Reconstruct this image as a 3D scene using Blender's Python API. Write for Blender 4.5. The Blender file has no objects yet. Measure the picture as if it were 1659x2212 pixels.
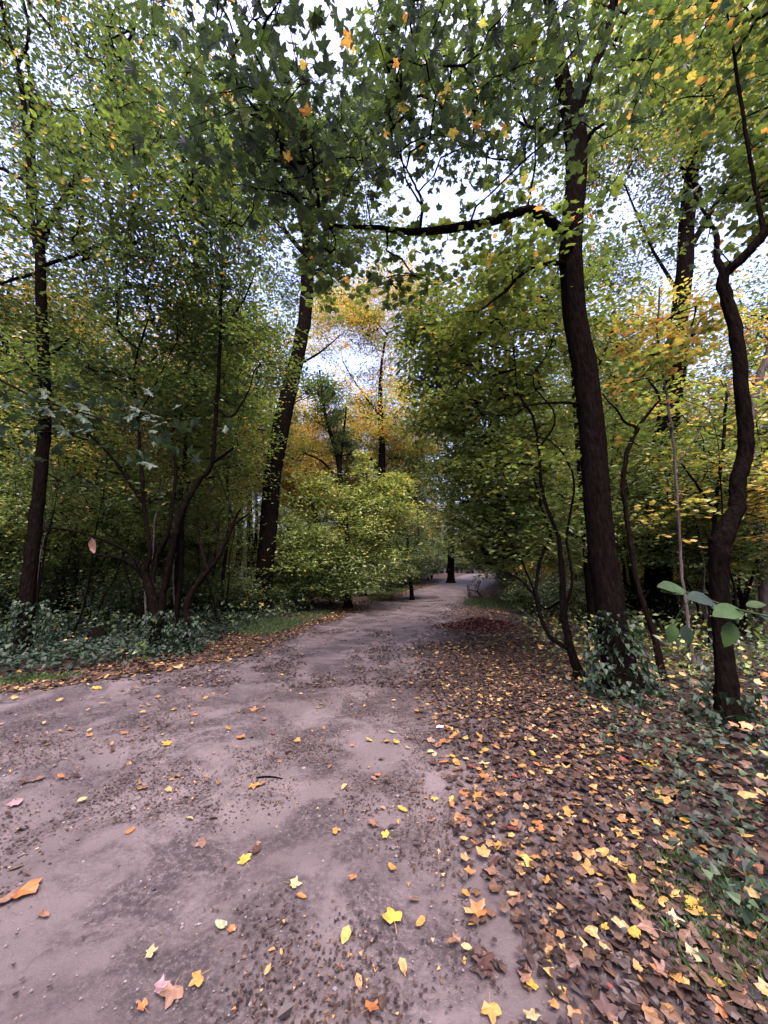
import bpy, math, random
import numpy as np
from mathutils import Vector, noise

SC = bpy.context.scene
COL = SC.collection
rnd = random.Random(7)
R = np.random.default_rng(11)

# ------------------------------------------------------------------ camera
EYE = 1.6
FPX = 800.0                       # focal length in pixels of a 1659 x 2212 picture
PITCH = math.atan(130.0 / FPX)    # horizon sits 130 px under the middle
cam_d = bpy.data.cameras.new('camera')
cam = bpy.data.objects.new('camera', cam_d); COL.objects.link(cam)
cam.location = (0, 0, EYE)
cam.rotation_euler = (math.pi / 2 + PITCH, 0, 0)
cam_d.sensor_fit = 'VERTICAL'; cam_d.sensor_height = 36.0
cam_d.lens = 36.0 * FPX / 2212.0
cam_d.clip_start = 0.05; cam_d.clip_end = 600
SC.camera = cam

# ------------------------------------------------------------------ sky, sun, exposure
SUN_EL, SUN_AZ = math.radians(62), math.radians(168)   # azimuth from +Y clockwise: behind the viewer
w = bpy.data.worlds.new('World'); SC.world = w; w.use_nodes = True
nt = w.node_tree; nt.nodes.clear()
sky = nt.nodes.new('ShaderNodeTexSky'); sky.sky_type = 'NISHITA'; sky.sun_disc = False
sky.sun_elevation = SUN_EL; sky.sun_rotation = SUN_AZ
sky.air_density = 0.9; sky.dust_density = 6.0; sky.ozone_density = 1.2
bg = nt.nodes.new('ShaderNodeBackground'); bg.inputs['Strength'].default_value = 0.15
hs = nt.nodes.new('ShaderNodeMix'); hs.data_type = 'RGBA'; hs.blend_type = 'MULTIPLY'
hs.inputs[0].default_value = 1.0; hs.inputs[7].default_value = (1.14, 1.00, 1.20, 1)
out = nt.nodes.new('ShaderNodeOutputWorld')
nt.links.new(sky.outputs[0], hs.inputs[6]); nt.links.new(hs.outputs[2], bg.inputs[0])
nt.links.new(bg.outputs[0], out.inputs[0])
sd = bpy.data.lights.new('sun', 'SUN'); sd.energy = 0.6; sd.angle = math.radians(25); sd.color = (1.0, 0.95, 0.92)
sun = bpy.data.objects.new('sun', sd); COL.objects.link(sun)
sdir = Vector((math.sin(SUN_AZ) * math.cos(SUN_EL), math.cos(SUN_AZ) * math.cos(SUN_EL), math.sin(SUN_EL)))
sun.rotation_euler = (-sdir).to_track_quat('-Z', 'Y').to_euler()
SC.view_settings.view_transform = 'Standard'; SC.view_settings.look = 'None'
SC.view_settings.exposure = 2.62; SC.view_settings.gamma = 1.0
SC.view_settings.use_curve_mapping = False
SC.cycles.max_bounces = 7; SC.cycles.diffuse_bounces = 4; SC.cycles.glossy_bounces = 2
SC.cycles.transmission_bounces = 5; SC.cycles.transparent_max_bounces = 4

# ------------------------------------------------------------------ helpers
CP, SP = math.cos(PITCH), math.sin(PITCH)

def at(px, py, Y):
    """world point seen at picture place (px, py) at forward distance Y"""
    u = (px - 829.5) / FPX; v = (1106 - py) / FPX
    d = np.array((u, CP - v * SP, SP + v * CP))
    return np.array((0, 0, EYE)) + d * (Y / d[1])

def depth(p):
    return p[1] * CP + (p[2] - EYE) * SP

def proj(P):
    P = np.atleast_2d(P)
    x = P[:, 0]; y = P[:, 1]; z = P[:, 2] - EYE
    d = y * CP + z * SP; v = -y * SP + z * CP
    d = np.where(d < 0.05, 0.05, d)
    return 829.5 + FPX * x / d, 1106 - FPX * v / d, d

def height(x, y):
    x = np.asarray(x, float); y = np.asarray(y, float)
    rise = np.clip(y - 22, 0, 40) * 0.034
    return rise - np.clip(y - 62, 0, 200) * 0.01

def gpt(px, py):
    """ground point under a picture place"""
    u = (px - 829.5) / FPX; v = (1106 - py) / FPX
    d = np.array((u, CP - v * SP, SP + v * CP))
    t = EYE / max(1e-3, -d[2])
    lo, hi = 0.1, 200.0
    for _ in range(60):
        m = (lo + hi) / 2
        p = np.array((0, 0, EYE)) + d * m
        if p[2] > height(p[0], p[1]): lo = m
        else: hi = m
    return np.array((0, 0, EYE)) + d * lo

def tag(o, label=None, cat=None, group=None, kind=None):
    if label: o['label'] = label
    if cat: o['category'] = cat
    if group: o['group'] = group
    if kind: o['kind'] = kind
    return o

def empty(name, loc, label, cat, group=None):
    o = bpy.data.objects.new(name, None); COL.objects.link(o)
    o.location = [float(c) for c in loc]; o.empty_display_size = 0.2
    return tag(o, label, cat, group)

def mesh(name, V, F, mat, smooth=False, attr=None):
    V = np.ascontiguousarray(V, dtype=np.float32); F = np.ascontiguousarray(F, dtype=np.int32)
    me = bpy.data.meshes.new(name)
    k = F.shape[1]
    me.vertices.add(len(V)); me.vertices.foreach_set('co', V.ravel())
    me.loops.add(F.size); me.loops.foreach_set('vertex_index', F.ravel())
    me.polygons.add(len(F)); me.polygons.foreach_set('loop_start', np.arange(0, F.size, k, dtype=np.int32))
    if smooth: me.polygons.foreach_set('use_smooth', np.ones(len(F), dtype=bool))
    else: me.polygons.foreach_set('use_smooth', np.zeros(len(F), dtype=bool))
    if attr is not None:
        a = me.attributes.new('v', 'FLOAT', 'POINT'); a.data.foreach_set('value', np.ascontiguousarray(attr, dtype=np.float32))
    me.materials.append(mat)
    me.update(calc_edges=True)
    return me

def obj(name, me, parent=None, origin=None):
    o = bpy.data.objects.new(name, me); COL.objects.link(o)
    if parent is not None: o.parent = parent
    elif origin is not None: o.location = origin
    return o

def vnoise(x, y, s=1.0, seed=0):
    """cheap smooth value noise, -1..1"""
    x = np.asarray(x, float) * s + seed * 17.3; y = np.asarray(y, float) * s - seed * 9.1
    xi = np.floor(x); yi = np.floor(y); fx = x - xi; fy = y - yi
    fx = fx * fx * (3 - 2 * fx); fy = fy * fy * (3 - 2 * fy)
    def h(a, b):
        q = np.sin(a * 127.1 + b * 311.7 + seed * 74.7) * 43758.5453
        return (q - np.floor(q)) * 2 - 1
    return (h(xi, yi) * (1 - fx) + h(xi + 1, yi) * fx) * (1 - fy) + (h(xi, yi + 1) * (1 - fx) + h(xi + 1, yi + 1) * fx) * fy

def fbm(x, y, s=1.0, seed=0):
    return (vnoise(x, y, s, seed) + 0.5 * vnoise(x, y, s * 2.1, seed + 1) + 0.25 * vnoise(x, y, s * 4.3, seed + 2)) / 1.75

# ------------------------------------------------------------------ materials
def new_mat(name):
    m = bpy.data.materials.new(name); m.use_nodes = True
    n = m.node_tree; b = n.nodes['Principled BSDF']
    return m, n, b

def ramp(n, stops, interp='LINEAR'):
    r = n.nodes.new('ShaderNodeValToRGB'); r.color_ramp.interpolation = interp
    e = r.color_ramp.elements
    while len(e) < len(stops): e.new(0.5)
    for i, (p, c) in enumerate(stops):
        e[i].position = p; e[i].color = (*c, 1)
    return r

def noise_node(n, scale, detail=4, rough=0.6, vec=None):
    t = n.nodes.new('ShaderNodeTexNoise'); t.inputs['Scale'].default_value = scale
    t.inputs['Detail'].default_value = detail; t.inputs['Roughness'].default_value = rough
    if vec: n.links.new(vec, t.inputs['Vector'])
    return t

def leaf_material(name, stops, transl=0.34, rough=0.45, spec=0.5, tgain=1.4, grain=14):
    m, n, b = new_mat(name)
    a = n.nodes.new('ShaderNodeAttribute'); a.attribute_name = 'v'
    r = ramp(n, stops); n.links.new(a.outputs['Fac'], r.inputs[0])
    g = n.nodes.new('ShaderNodeNewGeometry')
    t = noise_node(n, grain, 4, 0.65, g.outputs['Position'])
    mr = n.nodes.new('ShaderNodeMapRange'); mr.inputs[1].default_value = 0.3; mr.inputs[2].default_value = 0.7; mr.inputs[3].default_value = 0.55; mr.inputs[4].default_value = 1.4
    n.links.new(t.outputs[0], mr.inputs[0])
    mx = n.nodes.new('ShaderNodeVectorMath'); mx.operation = 'SCALE'
    n.links.new(r.outputs[0], mx.inputs[0]); n.links.new(mr.outputs[0], mx.inputs['Scale'])
    n.links.new(mx.outputs[0], b.inputs['Base Color'])
    b.inputs['Roughness'].default_value = rough; b.inputs['Specular IOR Level'].default_value = spec
    if transl > 0:
        tr = n.nodes.new('ShaderNodeBsdfTranslucent')
        m2 = n.nodes.new('ShaderNodeVectorMath'); m2.operation = 'MULTIPLY'
        m2.inputs[1].default_value = (tgain * 1.0, tgain * 1.02, tgain * 0.55)
        n.links.new(mx.outputs[0], m2.inputs[0]); n.links.new(m2.outputs[0], tr.inputs[0])
        ms = n.nodes.new('ShaderNodeMixShader'); ms.inputs[0].default_value = transl
        n.links.new(b.outputs[0], ms.inputs[1]); n.links.new(tr.outputs[0], ms.inputs[2])
        n.links.new(ms.outputs[0], n.nodes['Material Output'].inputs[0])
    return m

# v: 0 deep green .. 0.3 green .. 0.5 yellow green .. 0.7 yellow .. 0.85 orange .. 1 brown
LEAF = leaf_material('leaf_autumn', [(0.0, (0.022, 0.038, 0.027)), (0.18, (0.046, 0.076, 0.028)), (0.35, (0.098, 0.142, 0.036)),
                                     (0.50, (0.20, 0.255, 0.070)), (0.66, (0.38, 0.30, 0.075)), (0.80, (0.44, 0.25, 0.085)),
                                     (0.90, (0.36, 0.13, 0.035)), (1.0, (0.11, 0.05, 0.03))])
IVY = leaf_material('ivy_leaf', [(0, (0.009, 0.018, 0.010)), (0.4, (0.015, 0.030, 0.015)), (0.75, (0.035, 0.065, 0.022)), (1, (0.07, 0.10, 0.025))], transl=0.15, rough=0.55, spec=0.25)
LITTER = leaf_material('dead_leaf', [(0, (0.009, 0.006, 0.0055)), (0.3, (0.023, 0.014, 0.010)), (0.5, (0.048, 0.028, 0.017)), (0.65, (0.088, 0.050, 0.025)),
                                     (0.78, (0.19, 0.105, 0.036)), (0.9, (0.27, 0.165, 0.042)), (1, (0.24, 0.19, 0.09))], transl=0.08, rough=0.55, spec=0.35, tgain=1.0, grain=55)
GRASS = leaf_material('grass_blade', [(0, (0.015, 0.032, 0.010)), (0.5, (0.028, 0.060, 0.014)), (1, (0.07, 0.10, 0.03))], transl=0.3)

def bark_material(name, c1, c2, moss=0.25, scale=9):
    m, n, b = new_mat(name)
    tc = n.nodes.new('ShaderNodeTexCoord'); mp = n.nodes.new('ShaderNodeMapping')
    mp.inputs['Scale'].default_value = (1, 1, 0.22); n.links.new(tc.outputs['Object'], mp.inputs[0])
    t = noise_node(n, scale * 2.5, 6, 0.7, mp.outputs[0])
    v = n.nodes.new('ShaderNodeTexVoronoi'); v.inputs['Scale'].default_value = scale * 2; v.feature = 'DISTANCE_TO_EDGE'
    n.links.new(mp.outputs[0], v.inputs['Vector'])
    r = ramp(n, [(0.3, c1), (0.7, c2)]); n.links.new(t.outputs[0], r.inputs[0])
    t2 = noise_node(n, 1.7, 4, 0.6, tc.outputs['Object'])
    r2 = ramp(n, [(0.5, (0, 0, 0)), (0.7, (moss, moss, moss))]); n.links.new(t2.outputs[0], r2.inputs[0])
    mx = n.nodes.new('ShaderNodeMix'); mx.data_type = 'RGBA'; mx.inputs[7].default_value = (0.008, 0.011, 0.005, 1)
    n.links.new(r2.outputs[0], mx.inputs[0]); n.links.new(r.outputs[0], mx.inputs[6]); n.links.new(mx.outputs[2], b.inputs['Base Color'])
    b.inputs['Roughness'].default_value = 0.9; b.inputs['Specular IOR Level'].default_value = 0.0
    mm = n.nodes.new('ShaderNodeMath'); mm.operation = 'MULTIPLY_ADD'; mm.inputs[1].default_value = 0.8
    n.links.new(v.outputs[0], mm.inputs[0]); n.links.new(t.outputs[0], mm.inputs[2])
    bp = n.nodes.new('ShaderNodeBump'); bp.inputs['Strength'].default_value = 1.0; bp.inputs['Distance'].default_value = 0.06
    n.links.new(mm.outputs[0], bp.inputs['Height']); n.links.new(bp.outputs[0], b.inputs['Normal'])
    return m

BARK = bark_material('bark_dark', (0.0020, 0.0016, 0.0014), (0.0080, 0.0058, 0.0048), 0.15)
BARK_B = bark_material('bark_brown', (0.003, 0.0021, 0.0018), (0.011, 0.0075, 0.006), 0.15)
BARK_G = bark_material('bark_grey', (0.04, 0.034, 0.03), (0.10, 0.085, 0.075), 0.3, 6)
TWIG = bark_material('twig_bark', (0.005, 0.004, 0.0035), (0.016, 0.012, 0.010), 0.1)

def path_material():
    m, n, b = new_mat('path_dirt')
    g = n.nodes.new('ShaderNodeNewGeometry'); P = g.outputs['Position']
    base = noise_node(n, 0.9, 5, 0.6, P)
    rb = ramp(n, [(0.3, (0.048, 0.039, 0.037)), (0.52, (0.080, 0.066, 0.063)), (0.75, (0.126, 0.106, 0.103))]); n.links.new(base.outputs[0], rb.inputs[0])
    d = noise_node(n, 1.5, 8, 0.72, P)
    d.inputs['Distortion'].default_value = 0.4
    rd = ramp(n, [(0.45, (0.10, 0.10, 0.10)), (0.57, (1, 1, 1))]); n.links.new(d.outputs[0], rd.inputs[0])
    f = noise_node(n, 38, 7, 0.8, P)
    rf = ramp(n, [(0.37, (0, 0, 0)), (0.52, (1, 1, 1))]); n.links.new(f.outputs[0], rf.inputs[0])
    mu = n.nodes.new('ShaderNodeMath'); mu.operation = 'MULTIPLY'; n.links.new(rd.outputs[0], mu.inputs[0]); n.links.new(rf.outputs[0], mu.inputs[1])
    m2 = n.nodes.new('ShaderNodeMath'); m2.operation = 'MULTIPLY'; m2.inputs[1].default_value = 0.95; n.links.new(mu.outputs[0], m2.inputs[0])
    mx = n.nodes.new('ShaderNodeMix'); mx.data_type = 'RGBA'; mx.inputs[7].default_value = (0.018, 0.0145, 0.014, 1)
    n.links.new(m2.outputs[0], mx.inputs[0]); n.links.new(rb.outputs[0], mx.inputs[6])
    ea = n.nodes.new('ShaderNodeAttribute'); ea.attribute_name = 'v'
    en = noise_node(n, 5, 6, 0.75, P)
    es = n.nodes.new('ShaderNodeMath'); es.operation = 'MULTIPLY_ADD'; es.inputs[1].default_value = 0.9; n.links.new(en.outputs[0], es.inputs[0]); n.links.new(ea.outputs['Fac'], es.inputs[2])
    er = ramp(n, [(0.62, (0, 0, 0)), (1.0, (1, 1, 1))]); n.links.new(es.outputs[0], er.inputs[0])
    mxe = n.nodes.new('ShaderNodeMix'); mxe.data_type = 'RGBA'; mxe.inputs[6].default_value = (0.026, 0.019, 0.018, 1)
    n.links.new(er.outputs[0], mxe.inputs[0]); n.links.new(mx.outputs[2], mxe.inputs[7]); mx = mxe
    gr = noise_node(n, 170, 3, 0.7, P)
    mr = n.nodes.new('ShaderNodeMapRange'); mr.inputs[3].default_value = 0.82; mr.inputs[4].default_value = 1.18; n.links.new(gr.outputs[0], mr.inputs[0])
    sc = n.nodes.new('ShaderNodeVectorMath'); sc.operation = 'SCALE'; n.links.new(mx.outputs[2], sc.inputs[0]); n.links.new(mr.outputs[0], sc.inputs['Scale'])
    n.links.new(sc.outputs[0], b.inputs['Base Color'])
    b.inputs['Roughness'].default_value = 0.8; b.inputs['Specular IOR Level'].default_value = 0.3
    ad = n.nodes.new('ShaderNodeMath'); ad.operation = 'MULTIPLY_ADD'; ad.inputs[1].default_value = 0.3
    n.links.new(gr.outputs[0], ad.inputs[0]); n.links.new(f.outputs[0], ad.inputs[2])
    bp = n.nodes.new('ShaderNodeBump'); bp.inputs['Strength'].default_value = 0.5; bp.inputs['Distance'].default_value = 0.02
    n.links.new(ad.outputs[0], bp.inputs['Height']); n.links.new(bp.outputs[0], b.inputs['Normal'])
    return m

def soil_material():
    m, n, b = new_mat('forest_soil')
    g = n.nodes.new('ShaderNodeNewGeometry'); P = g.outputs['Position']
    a = noise_node(n, 11, 8, 0.75, P)
    r = ramp(n, [(0.3, (0.012, 0.009, 0.008)), (0.5, (0.028, 0.019, 0.015)), (0.62, (0.052, 0.033, 0.024)), (0.75, (0.09, 0.055, 0.035))]); n.links.new(a.outputs[0], r.inputs[0])
    n.links.new(r.outputs[0], b.inputs['Base Color'])
    b.inputs['Roughness'].default_value = 0.95; b.inputs['Specular IOR Level'].default_value = 0.15
    bp = n.nodes.new('ShaderNodeBump'); bp.inputs['Strength'].default_value = 0.9; bp.inputs['Distance'].default_value = 0.04
    n.links.new(a.outputs[0], bp.inputs['Height']); n.links.new(bp.outputs[0], b.inputs['Normal'])
    return m

PATHM, SOIL = path_material(), soil_material()

# ------------------------------------------------------------------ ground and path
# borders of the path on the ground, taken along its length (forward distance -> x)
_L = [gpt(*p) for p in [(560, 1385), (640, 1360), (720, 1330), (800, 1303), (870, 1282), (920, 1266), (960, 1254), (990, 1246)]]
_Rr = [gpt(*p) for p in [(1060, 2212), (1020, 1950), (985, 1700), (960, 1550), (945, 1440), (960, 1380), (985, 1330), (1000, 1300), (1025, 1275), (1060, 1257), (1100, 1248)]]
LY = np.array([-30, 3.6, 4.4, 5.2, 6.2, 7.4] + [p[1] for p in _L] + [75]); LX = np.array([-60, -60, -12, -5.6, -4.2, -2.9] + [p[0] for p in _L] + [_L[-1][0] + 9])
RY = np.array([-30, -2] + [p[1] for p in _Rr] + [75]); RX = np.array([3.0, 0.9] + [p[0] for p in _Rr] + [_Rr[-1][0] + 16])

def xl(y): return np.interp(y, LY, LX) + 0.22 * fbm(y, y * 0, 0.8, 3)
def xr(y): return np.interp(y, RY, RX) + 0.25 * fbm(y, y * 0, 0.7, 5)

def ext(y): return .5 + .9 / (1 + np.exp((y - 4.2) / .5))

def ground_z(x, y):
    """real ground surface incl. unevenness off the path"""
    x = np.asarray(x, float); y = np.asarray(y, float)
    off = np.clip(np.maximum(xl(y) - .4 - x, x - xr(y) - ext(y) - .1), -0.5, 3)
    k = np.clip(off / 1.2, 0, 1)
    return height(x, y) + k * (0.07 + 0.10 * fbm(x, y, 0.6, 9)) - 0.02 * (off < 0)

def grid_mesh(name, xs, ys, zf, mat):
    X, Y = np.meshgrid(xs, ys); Z = zf(X, Y)
    V = np.stack([X.ravel(), Y.ravel(), Z.ravel()], 1)
    nx, ny = len(xs), len(ys)
    i = np.arange(nx - 1)[None, :] + np.arange(ny - 1)[:, None] * nx
    i = i.ravel(); F = np.stack([i, i + 1, i + nx + 1, i + nx], 1)
    return mesh(name, V, F, mat, True)

xs = np.concatenate([np.linspace(-300, -20, 20), np.linspace(-19, 19, 153), np.linspace(20, 300, 20)])
ys = np.concatenate([np.linspace(-60, -6, 10), np.linspace(-5, 30, 141), np.linspace(31, 90, 60), np.linspace(100, 400, 16)])
tag(obj('ground', grid_mesh('ground', xs, ys, lambda X, Y: ground_z(X, Y) - 0.012, SOIL)), kind='structure')
ys = np.concatenate([np.linspace(-8, 14, 177), np.linspace(14.3, 70, 150)])
T = np.linspace(0, 1, 61); T = np.where(T < .5, 2 * T * T, 1 - 2 * (1 - T) ** 2); Yp = np.repeat(ys[:, None], 61, 1)
a, b = xl(ys)[:, None], xr(ys)[:, None]
a = a - 0.35; b = b + ext(ys)[:, None]
Xp = a + (b - a) * T[None, :]
E = np.minimum(T, 1 - T)[None, :] * (b - a)
EDGE = np.clip(np.minimum(T[None, :] * (b - a) / 0.9, (1 - T[None, :]) * (b - a) / (1.0 + ext(ys)[:, None])), 0, 1)
Zp = height(Xp, Yp) + 0.006 + 0.012 * vnoise(Xp, Yp, 1.3, 2) * np.clip(E / 0.6, 0, 1) - 0.03 * np.clip(1 - E / 0.12, 0, 1)
V = np.stack([Xp.ravel(), Yp.ravel(), Zp.ravel()], 1)
i = (np.arange(60)[None, :] + np.arange(len(ys) - 1)[:, None] * 61).ravel()
tag(obj('path', mesh('path', V, np.stack([i, i + 1, i + 62, i + 61], 1), PATHM, True, EDGE.ravel())), kind='structure')

def surf(x, y):
    on = (x > xl(y) - .3) & (x < xr(y) + ext(y))
    return np.where(on, height(x, y) + 0.010, ground_z(x, y) - 0.008)

# ------------------------------------------------------------------ leaves
def leaf_template(kind):
    if kind == 'far':      # four-sided, folded along the midrib
        V = [(0, 0, 0), (0.5, 0.34, 0.10), (1, 0, -0.05), (0.5, -0.34, 0.10)]
        F = [(0, 2, 1), (0, 3, 2)]
    elif kind == 'oval':
        V = [(0, 0, 0), (0.3, 0.26, 0.07), (0.68, 0.24, 0.04), (1, 0, -0.08), (0.68, -0.24, 0.04), (0.3, -0.26, 0.07)]
        F = [(0, 3, 2), (0, 2, 1), (0, 4, 3), (0, 5, 4)]
    elif kind == 'ivy':
        V = [(0, 0, 0), (0.05, 0.42, 0.06), (0.45, 0.30, 0.03), (1, 0, -0.08), (0.45, -0.30, 0.03), (0.05, -0.42, 0.06)]
        F = [(0, 3, 2), (0, 2, 1), (0, 4, 3), (0, 5, 4)]
    elif kind == 'maple_big':   # toothed maple blade with a stalk
        seq = [(-150, .16), (-128, .36), (-112, .30), (-92, .34), (-78, .52), (-66, .62), (-58, .48), (-46, .46), (-33, .30), (-20, .52), (-12, .50), (0, .72), (12, .52), (20, .50), (33, .31), (46, .46), (58, .50), (66, .60), (78, .50), (92, .33), (112, .31), (128, .38), (150, .16)]
        V = [(.3, 0, .03)] + [(.3 + r * math.cos(math.radians(q)), r * math.sin(math.radians(q)), .04 - .16 * r * r - (.05 if k % 2 else 0)) for k, (q, r) in enumerate(seq)]
        F = [(0, k, k + 1) for k in range(1, len(seq))] + [(0, len(seq), 1)]
        n0 = len(V); V += [(.05, .012, .03), (.05, -.012, .03), (-.45, 0, .14)]; F += [(n0, n0 + 1, n0 + 2)]
    else:                  # maple, five pointed lobes
        pts = []
        lobes = [(-128, 0.40), (-66, 0.56), (-3, 0.62), (56, 0.58), (122, 0.37)]
        notch = [(-92, 0.38), (-38, 0.42), (24, 0.38), (90, 0.40)]
        seq = []
        for k in range(5):
            seq.append(lobes[k])
            if k < 4: seq.append(notch[k])
        V = [(0.30, 0, 0.04), (0.0, 0, 0)]
        for an, r in seq:
            q = math.radians(an); V.append((0.30 + r * math.cos(q), r * math.sin(q), -0.10 * r * (1 if r > 0.35 else -0.5)))
        F = [(0, k, k + 1) for k in range(2, 10)] + [(0, 1, 2), (0, 10, 1)]
    return np.array(V, float), np.array(F, int)

TPL = {k: leaf_template(k) for k in ('far', 'oval', 'ivy', 'maple', 'maple_big')}

def unit(a): return a / np.maximum(np.linalg.norm(a, axis=-1, keepdims=True), 1e-9)

def leaves(P, size, v, rng, kind='oval', tilt=0.55, D=None, curl=0.0):
    """arrays for many leaves at P"""
    T, F = TPL[kind]; N = len(P)
    nrm = unit(np.stack([rng.normal(0, tilt, N), rng.normal(0, tilt, N), np.ones(N)], 1))
    if D is None:
        an = rng.uniform(0, 2 * math.pi, N); D = np.stack([np.cos(an), np.sin(an), rng.normal(-0.25, 0.25, N)], 1)
    D = unit(D - nrm * (D * nrm).sum(1, keepdims=True)); S = np.cross(nrm, D)
    s = np.asarray(size)[:, None, None] if np.ndim(size) else np.full((N, 1, 1), size)
    Tz = np.repeat(T[None, :, 2:3], N, 0)
    if curl: Tz = Tz + (T[None, :, 0:1] - 0.4) ** 2 * rng.normal(0.1, curl, (N, 1, 1)) + T[None, :, 1:2] ** 2 * rng.normal(0.3, curl * 1.5, (N, 1, 1))
    V = P[:, None, :] + s * (T[None, :, 0:1] * D[:, None, :] + T[None, :, 1:2] * S[:, None, :] + Tz * nrm[:, None, :])
    k = len(T)
    Fa = (F[None] + (np.arange(N) * k)[:, None, None]).reshape(-1, 3)
    return V.reshape(-1, 3), Fa, np.repeat(np.clip(v, 0, 1), k)

class Bag:
    def __init__(s): s.V = []; s.F = []; s.A = []; s.n = 0
    def add(s, V, F, A=None):
        s.V.append(V); s.F.append(F + s.n); s.n += len(V)
        s.A.append(A if A is not None else np.zeros(len(V)))
    def mesh(s, name, mat, smooth=False, origin=(0, 0, 0)):
        return mesh(name, np.concatenate(s.V) - np.array(origin), np.concatenate(s.F), mat, smooth, np.concatenate(s.A))

# ------------------------------------------------------------------ tubes
def smooth_path(P, Rr, k=4):
    P = np.array(P, float); Rr = np.array(Rr, float)
    if len(P) < 3: return P, Rr
    A = np.vstack([2 * P[0] - P[1], P, 2 * P[-1] - P[-2]])
    o = []; r = []
    for i in range(1, len(A) - 2):
        for j in range(k):
            t = j / k
            o.append(0.5 * ((2 * A[i]) + (-A[i - 1] + A[i + 1]) * t + (2 * A[i - 1] - 5 * A[i] + 4 * A[i + 1] - A[i + 2]) * t * t + (-A[i - 1] + 3 * A[i] - 3 * A[i + 1] + A[i + 2]) * t ** 3))
            r.append(Rr[i - 1] * (1 - t) + Rr[i] * t)
    o.append(P[-1]); r.append(Rr[-1])
    return np.array(o), np.array(r)

def tube(P, Rr, sides=6, rough=0.0, rng=R):
    P = np.asarray(P, float); Rr = np.asarray(Rr, float); n = len(P)
    Tn = unit(np.gradient(P, axis=0))
    ref = np.array((0.31, 0.95, 0.05)) if abs(Tn[0][1]) < 0.8 else np.array((1, 0.1, 0.05))
    U = unit(ref - Tn * (Tn @ ref)[:, None]); W = np.cross(Tn, U)
    a = np.arange(sides) * 2 * math.pi / sides
    rr = Rr[:, None] * np.ones(sides)
    if rough:
        rr = rr * (1 + rough * (0.6 * np.sin(a * 3 + P[:, 2:3] * 1.7) + 0.4 * np.sin(a * 5 - P[:, 2:3] * 3.1) + rng.normal(0, 0.35, (n, sides))))
    V = P[:, None] + rr[..., None] * (np.cos(a)[None, :, None] * U[:, None] + np.sin(a)[None, :, None] * W[:, None])
    i = np.arange(n - 1)[:, None] * sides; j = np.arange(sides)[None]; j2 = (j + 1) % sides
    A, B, C, D = i + j, i + j2, i + sides + j2, i + sides + j
    F = np.concatenate([np.stack([A, B, C], -1).reshape(-1, 3), np.stack([A, C, D], -1).reshape(-1, 3)])
    V = V.reshape(-1, 3)
    V = np.vstack([V, P[-1] + Tn[-1] * Rr[-1]]); e = (n - 1) * sides
    F = np.vstack([F, [(e + k, e + (k + 1) % sides, len(V) - 1) for k in range(sides)]])
    return V, F

class Skeleton:
    def __init__(s): s.P = []; s.par = []; s.fix = []; s.chains = []; s.w = []
    def path(s, P, Rr, start=None):
        ids = []; last = start if start is not None else -1
        for p, r in zip(P, Rr):
            s.P.append(p); s.par.append(last); s.fix.append(r); s.w.append(0); last = len(s.P) - 1; ids.append(last)
        return ids
    def colonize(s, targets, rng, allow, seg=0.4, wob=0.10):
        P = np.array(s.P); ok = np.array(allow)
        order = np.argsort([np.min(np.linalg.norm(P[ok] - t, axis=1)) for t in targets]) if len(targets) else []
        buf = np.zeros((len(P) + len(targets) * 24, 3)); buf[:len(P)] = P; n = len(P)
        mask = np.zeros(len(buf), bool); mask[ok] = True
        for k in order:
            t = targets[k]
            d = np.linalg.norm(buf[:n] - t, axis=1) + 0.8 * np.maximum(0, buf[:n, 2] - t[2]); d[~mask[:n]] = 1e9
            i = int(np.argmin(d)); L = np.linalg.norm(buf[i] - t)
            m = int(np.clip(L / seg, 2, 16)); q = np.linspace(0, 1, m + 1)[1:, None]
            B = buf[i] + (t - buf[i]) * q; side = rng.normal(0, wob * L, 3); side[2] = abs(side[2]) * 0.6
            B = B + side * np.sin(q * math.pi) + rng.normal(0, 0.02 * L / m + 0.008, B.shape) * (q < 0.99)
            chain = [i]
            for b_ in B:
                buf[n] = b_; mask[n] = True; s.P.append(b_); s.par.append(chain[-1]); s.fix.append(None); s.w.append(0); chain.append(n); n += 1
            s.chains.append(chain)
            j = chain[-1]
            while j >= 0: s.w[j] += 1; j = s.par[j]
    def twigs(s, bag, r0=0.005, pw=0.48, sides=4, cap=0.07):
        for c in s.chains:
            rr = [min(cap, r0 * max(1, s.w[j]) ** pw) for j in c[1:]]
            base = rr[0] if s.fix[c[0]] is None else min(rr[0], s.fix[c[0]] * 0.9)
            if len(rr): rr[-1] *= 0.5
            V, F = tube([s.P[j] for j in c], [base] + rr, sides); bag.add(V, F)

# directions in which the wood is open to the sky (where branches have kept clear): picture place, radii, strength
GAPS = [(880, 415, 62, 75, .95), (430, 118, 45, 28, .8), (620, 515, 60, 80, .7), (1340, 440, 60, 110, .65), (1560, 350, 45, 40, .9), (1290, 130, 55, 60, .45),
        (980, 40, 45, 35, .5), (740, 720, 40, 30, .4), (1480, 490, 40, 50, .7), (300, 620, 120, 30, .35), (120, 600, 60, 40, .5), (30, 560, 60, 60, .5),
        (330, 30, 30, 25, .5), (520, 60, 25, 30, .5), (1300, 260, 40, 60, .5), (1020, 420, 60, 60, .5), (800, 470, 50, 40, .5), (640, 120, 40, 60, .35), (1590, 60, 40, 40, .5), (1380, 1000, 20, 60, 0)]

def keep_clear(P, rng):
    px, py, d = proj(P); k = np.ones(len(P), bool)
    for gx, gy, rx, ry, st in GAPS:
        q = ((px - gx) / rx) ** 2 + ((py - gy) / ry) ** 2
        k &= ~((rng.uniform(0, 1, len(P)) < st) & (q < 1.0))
    return k

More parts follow.
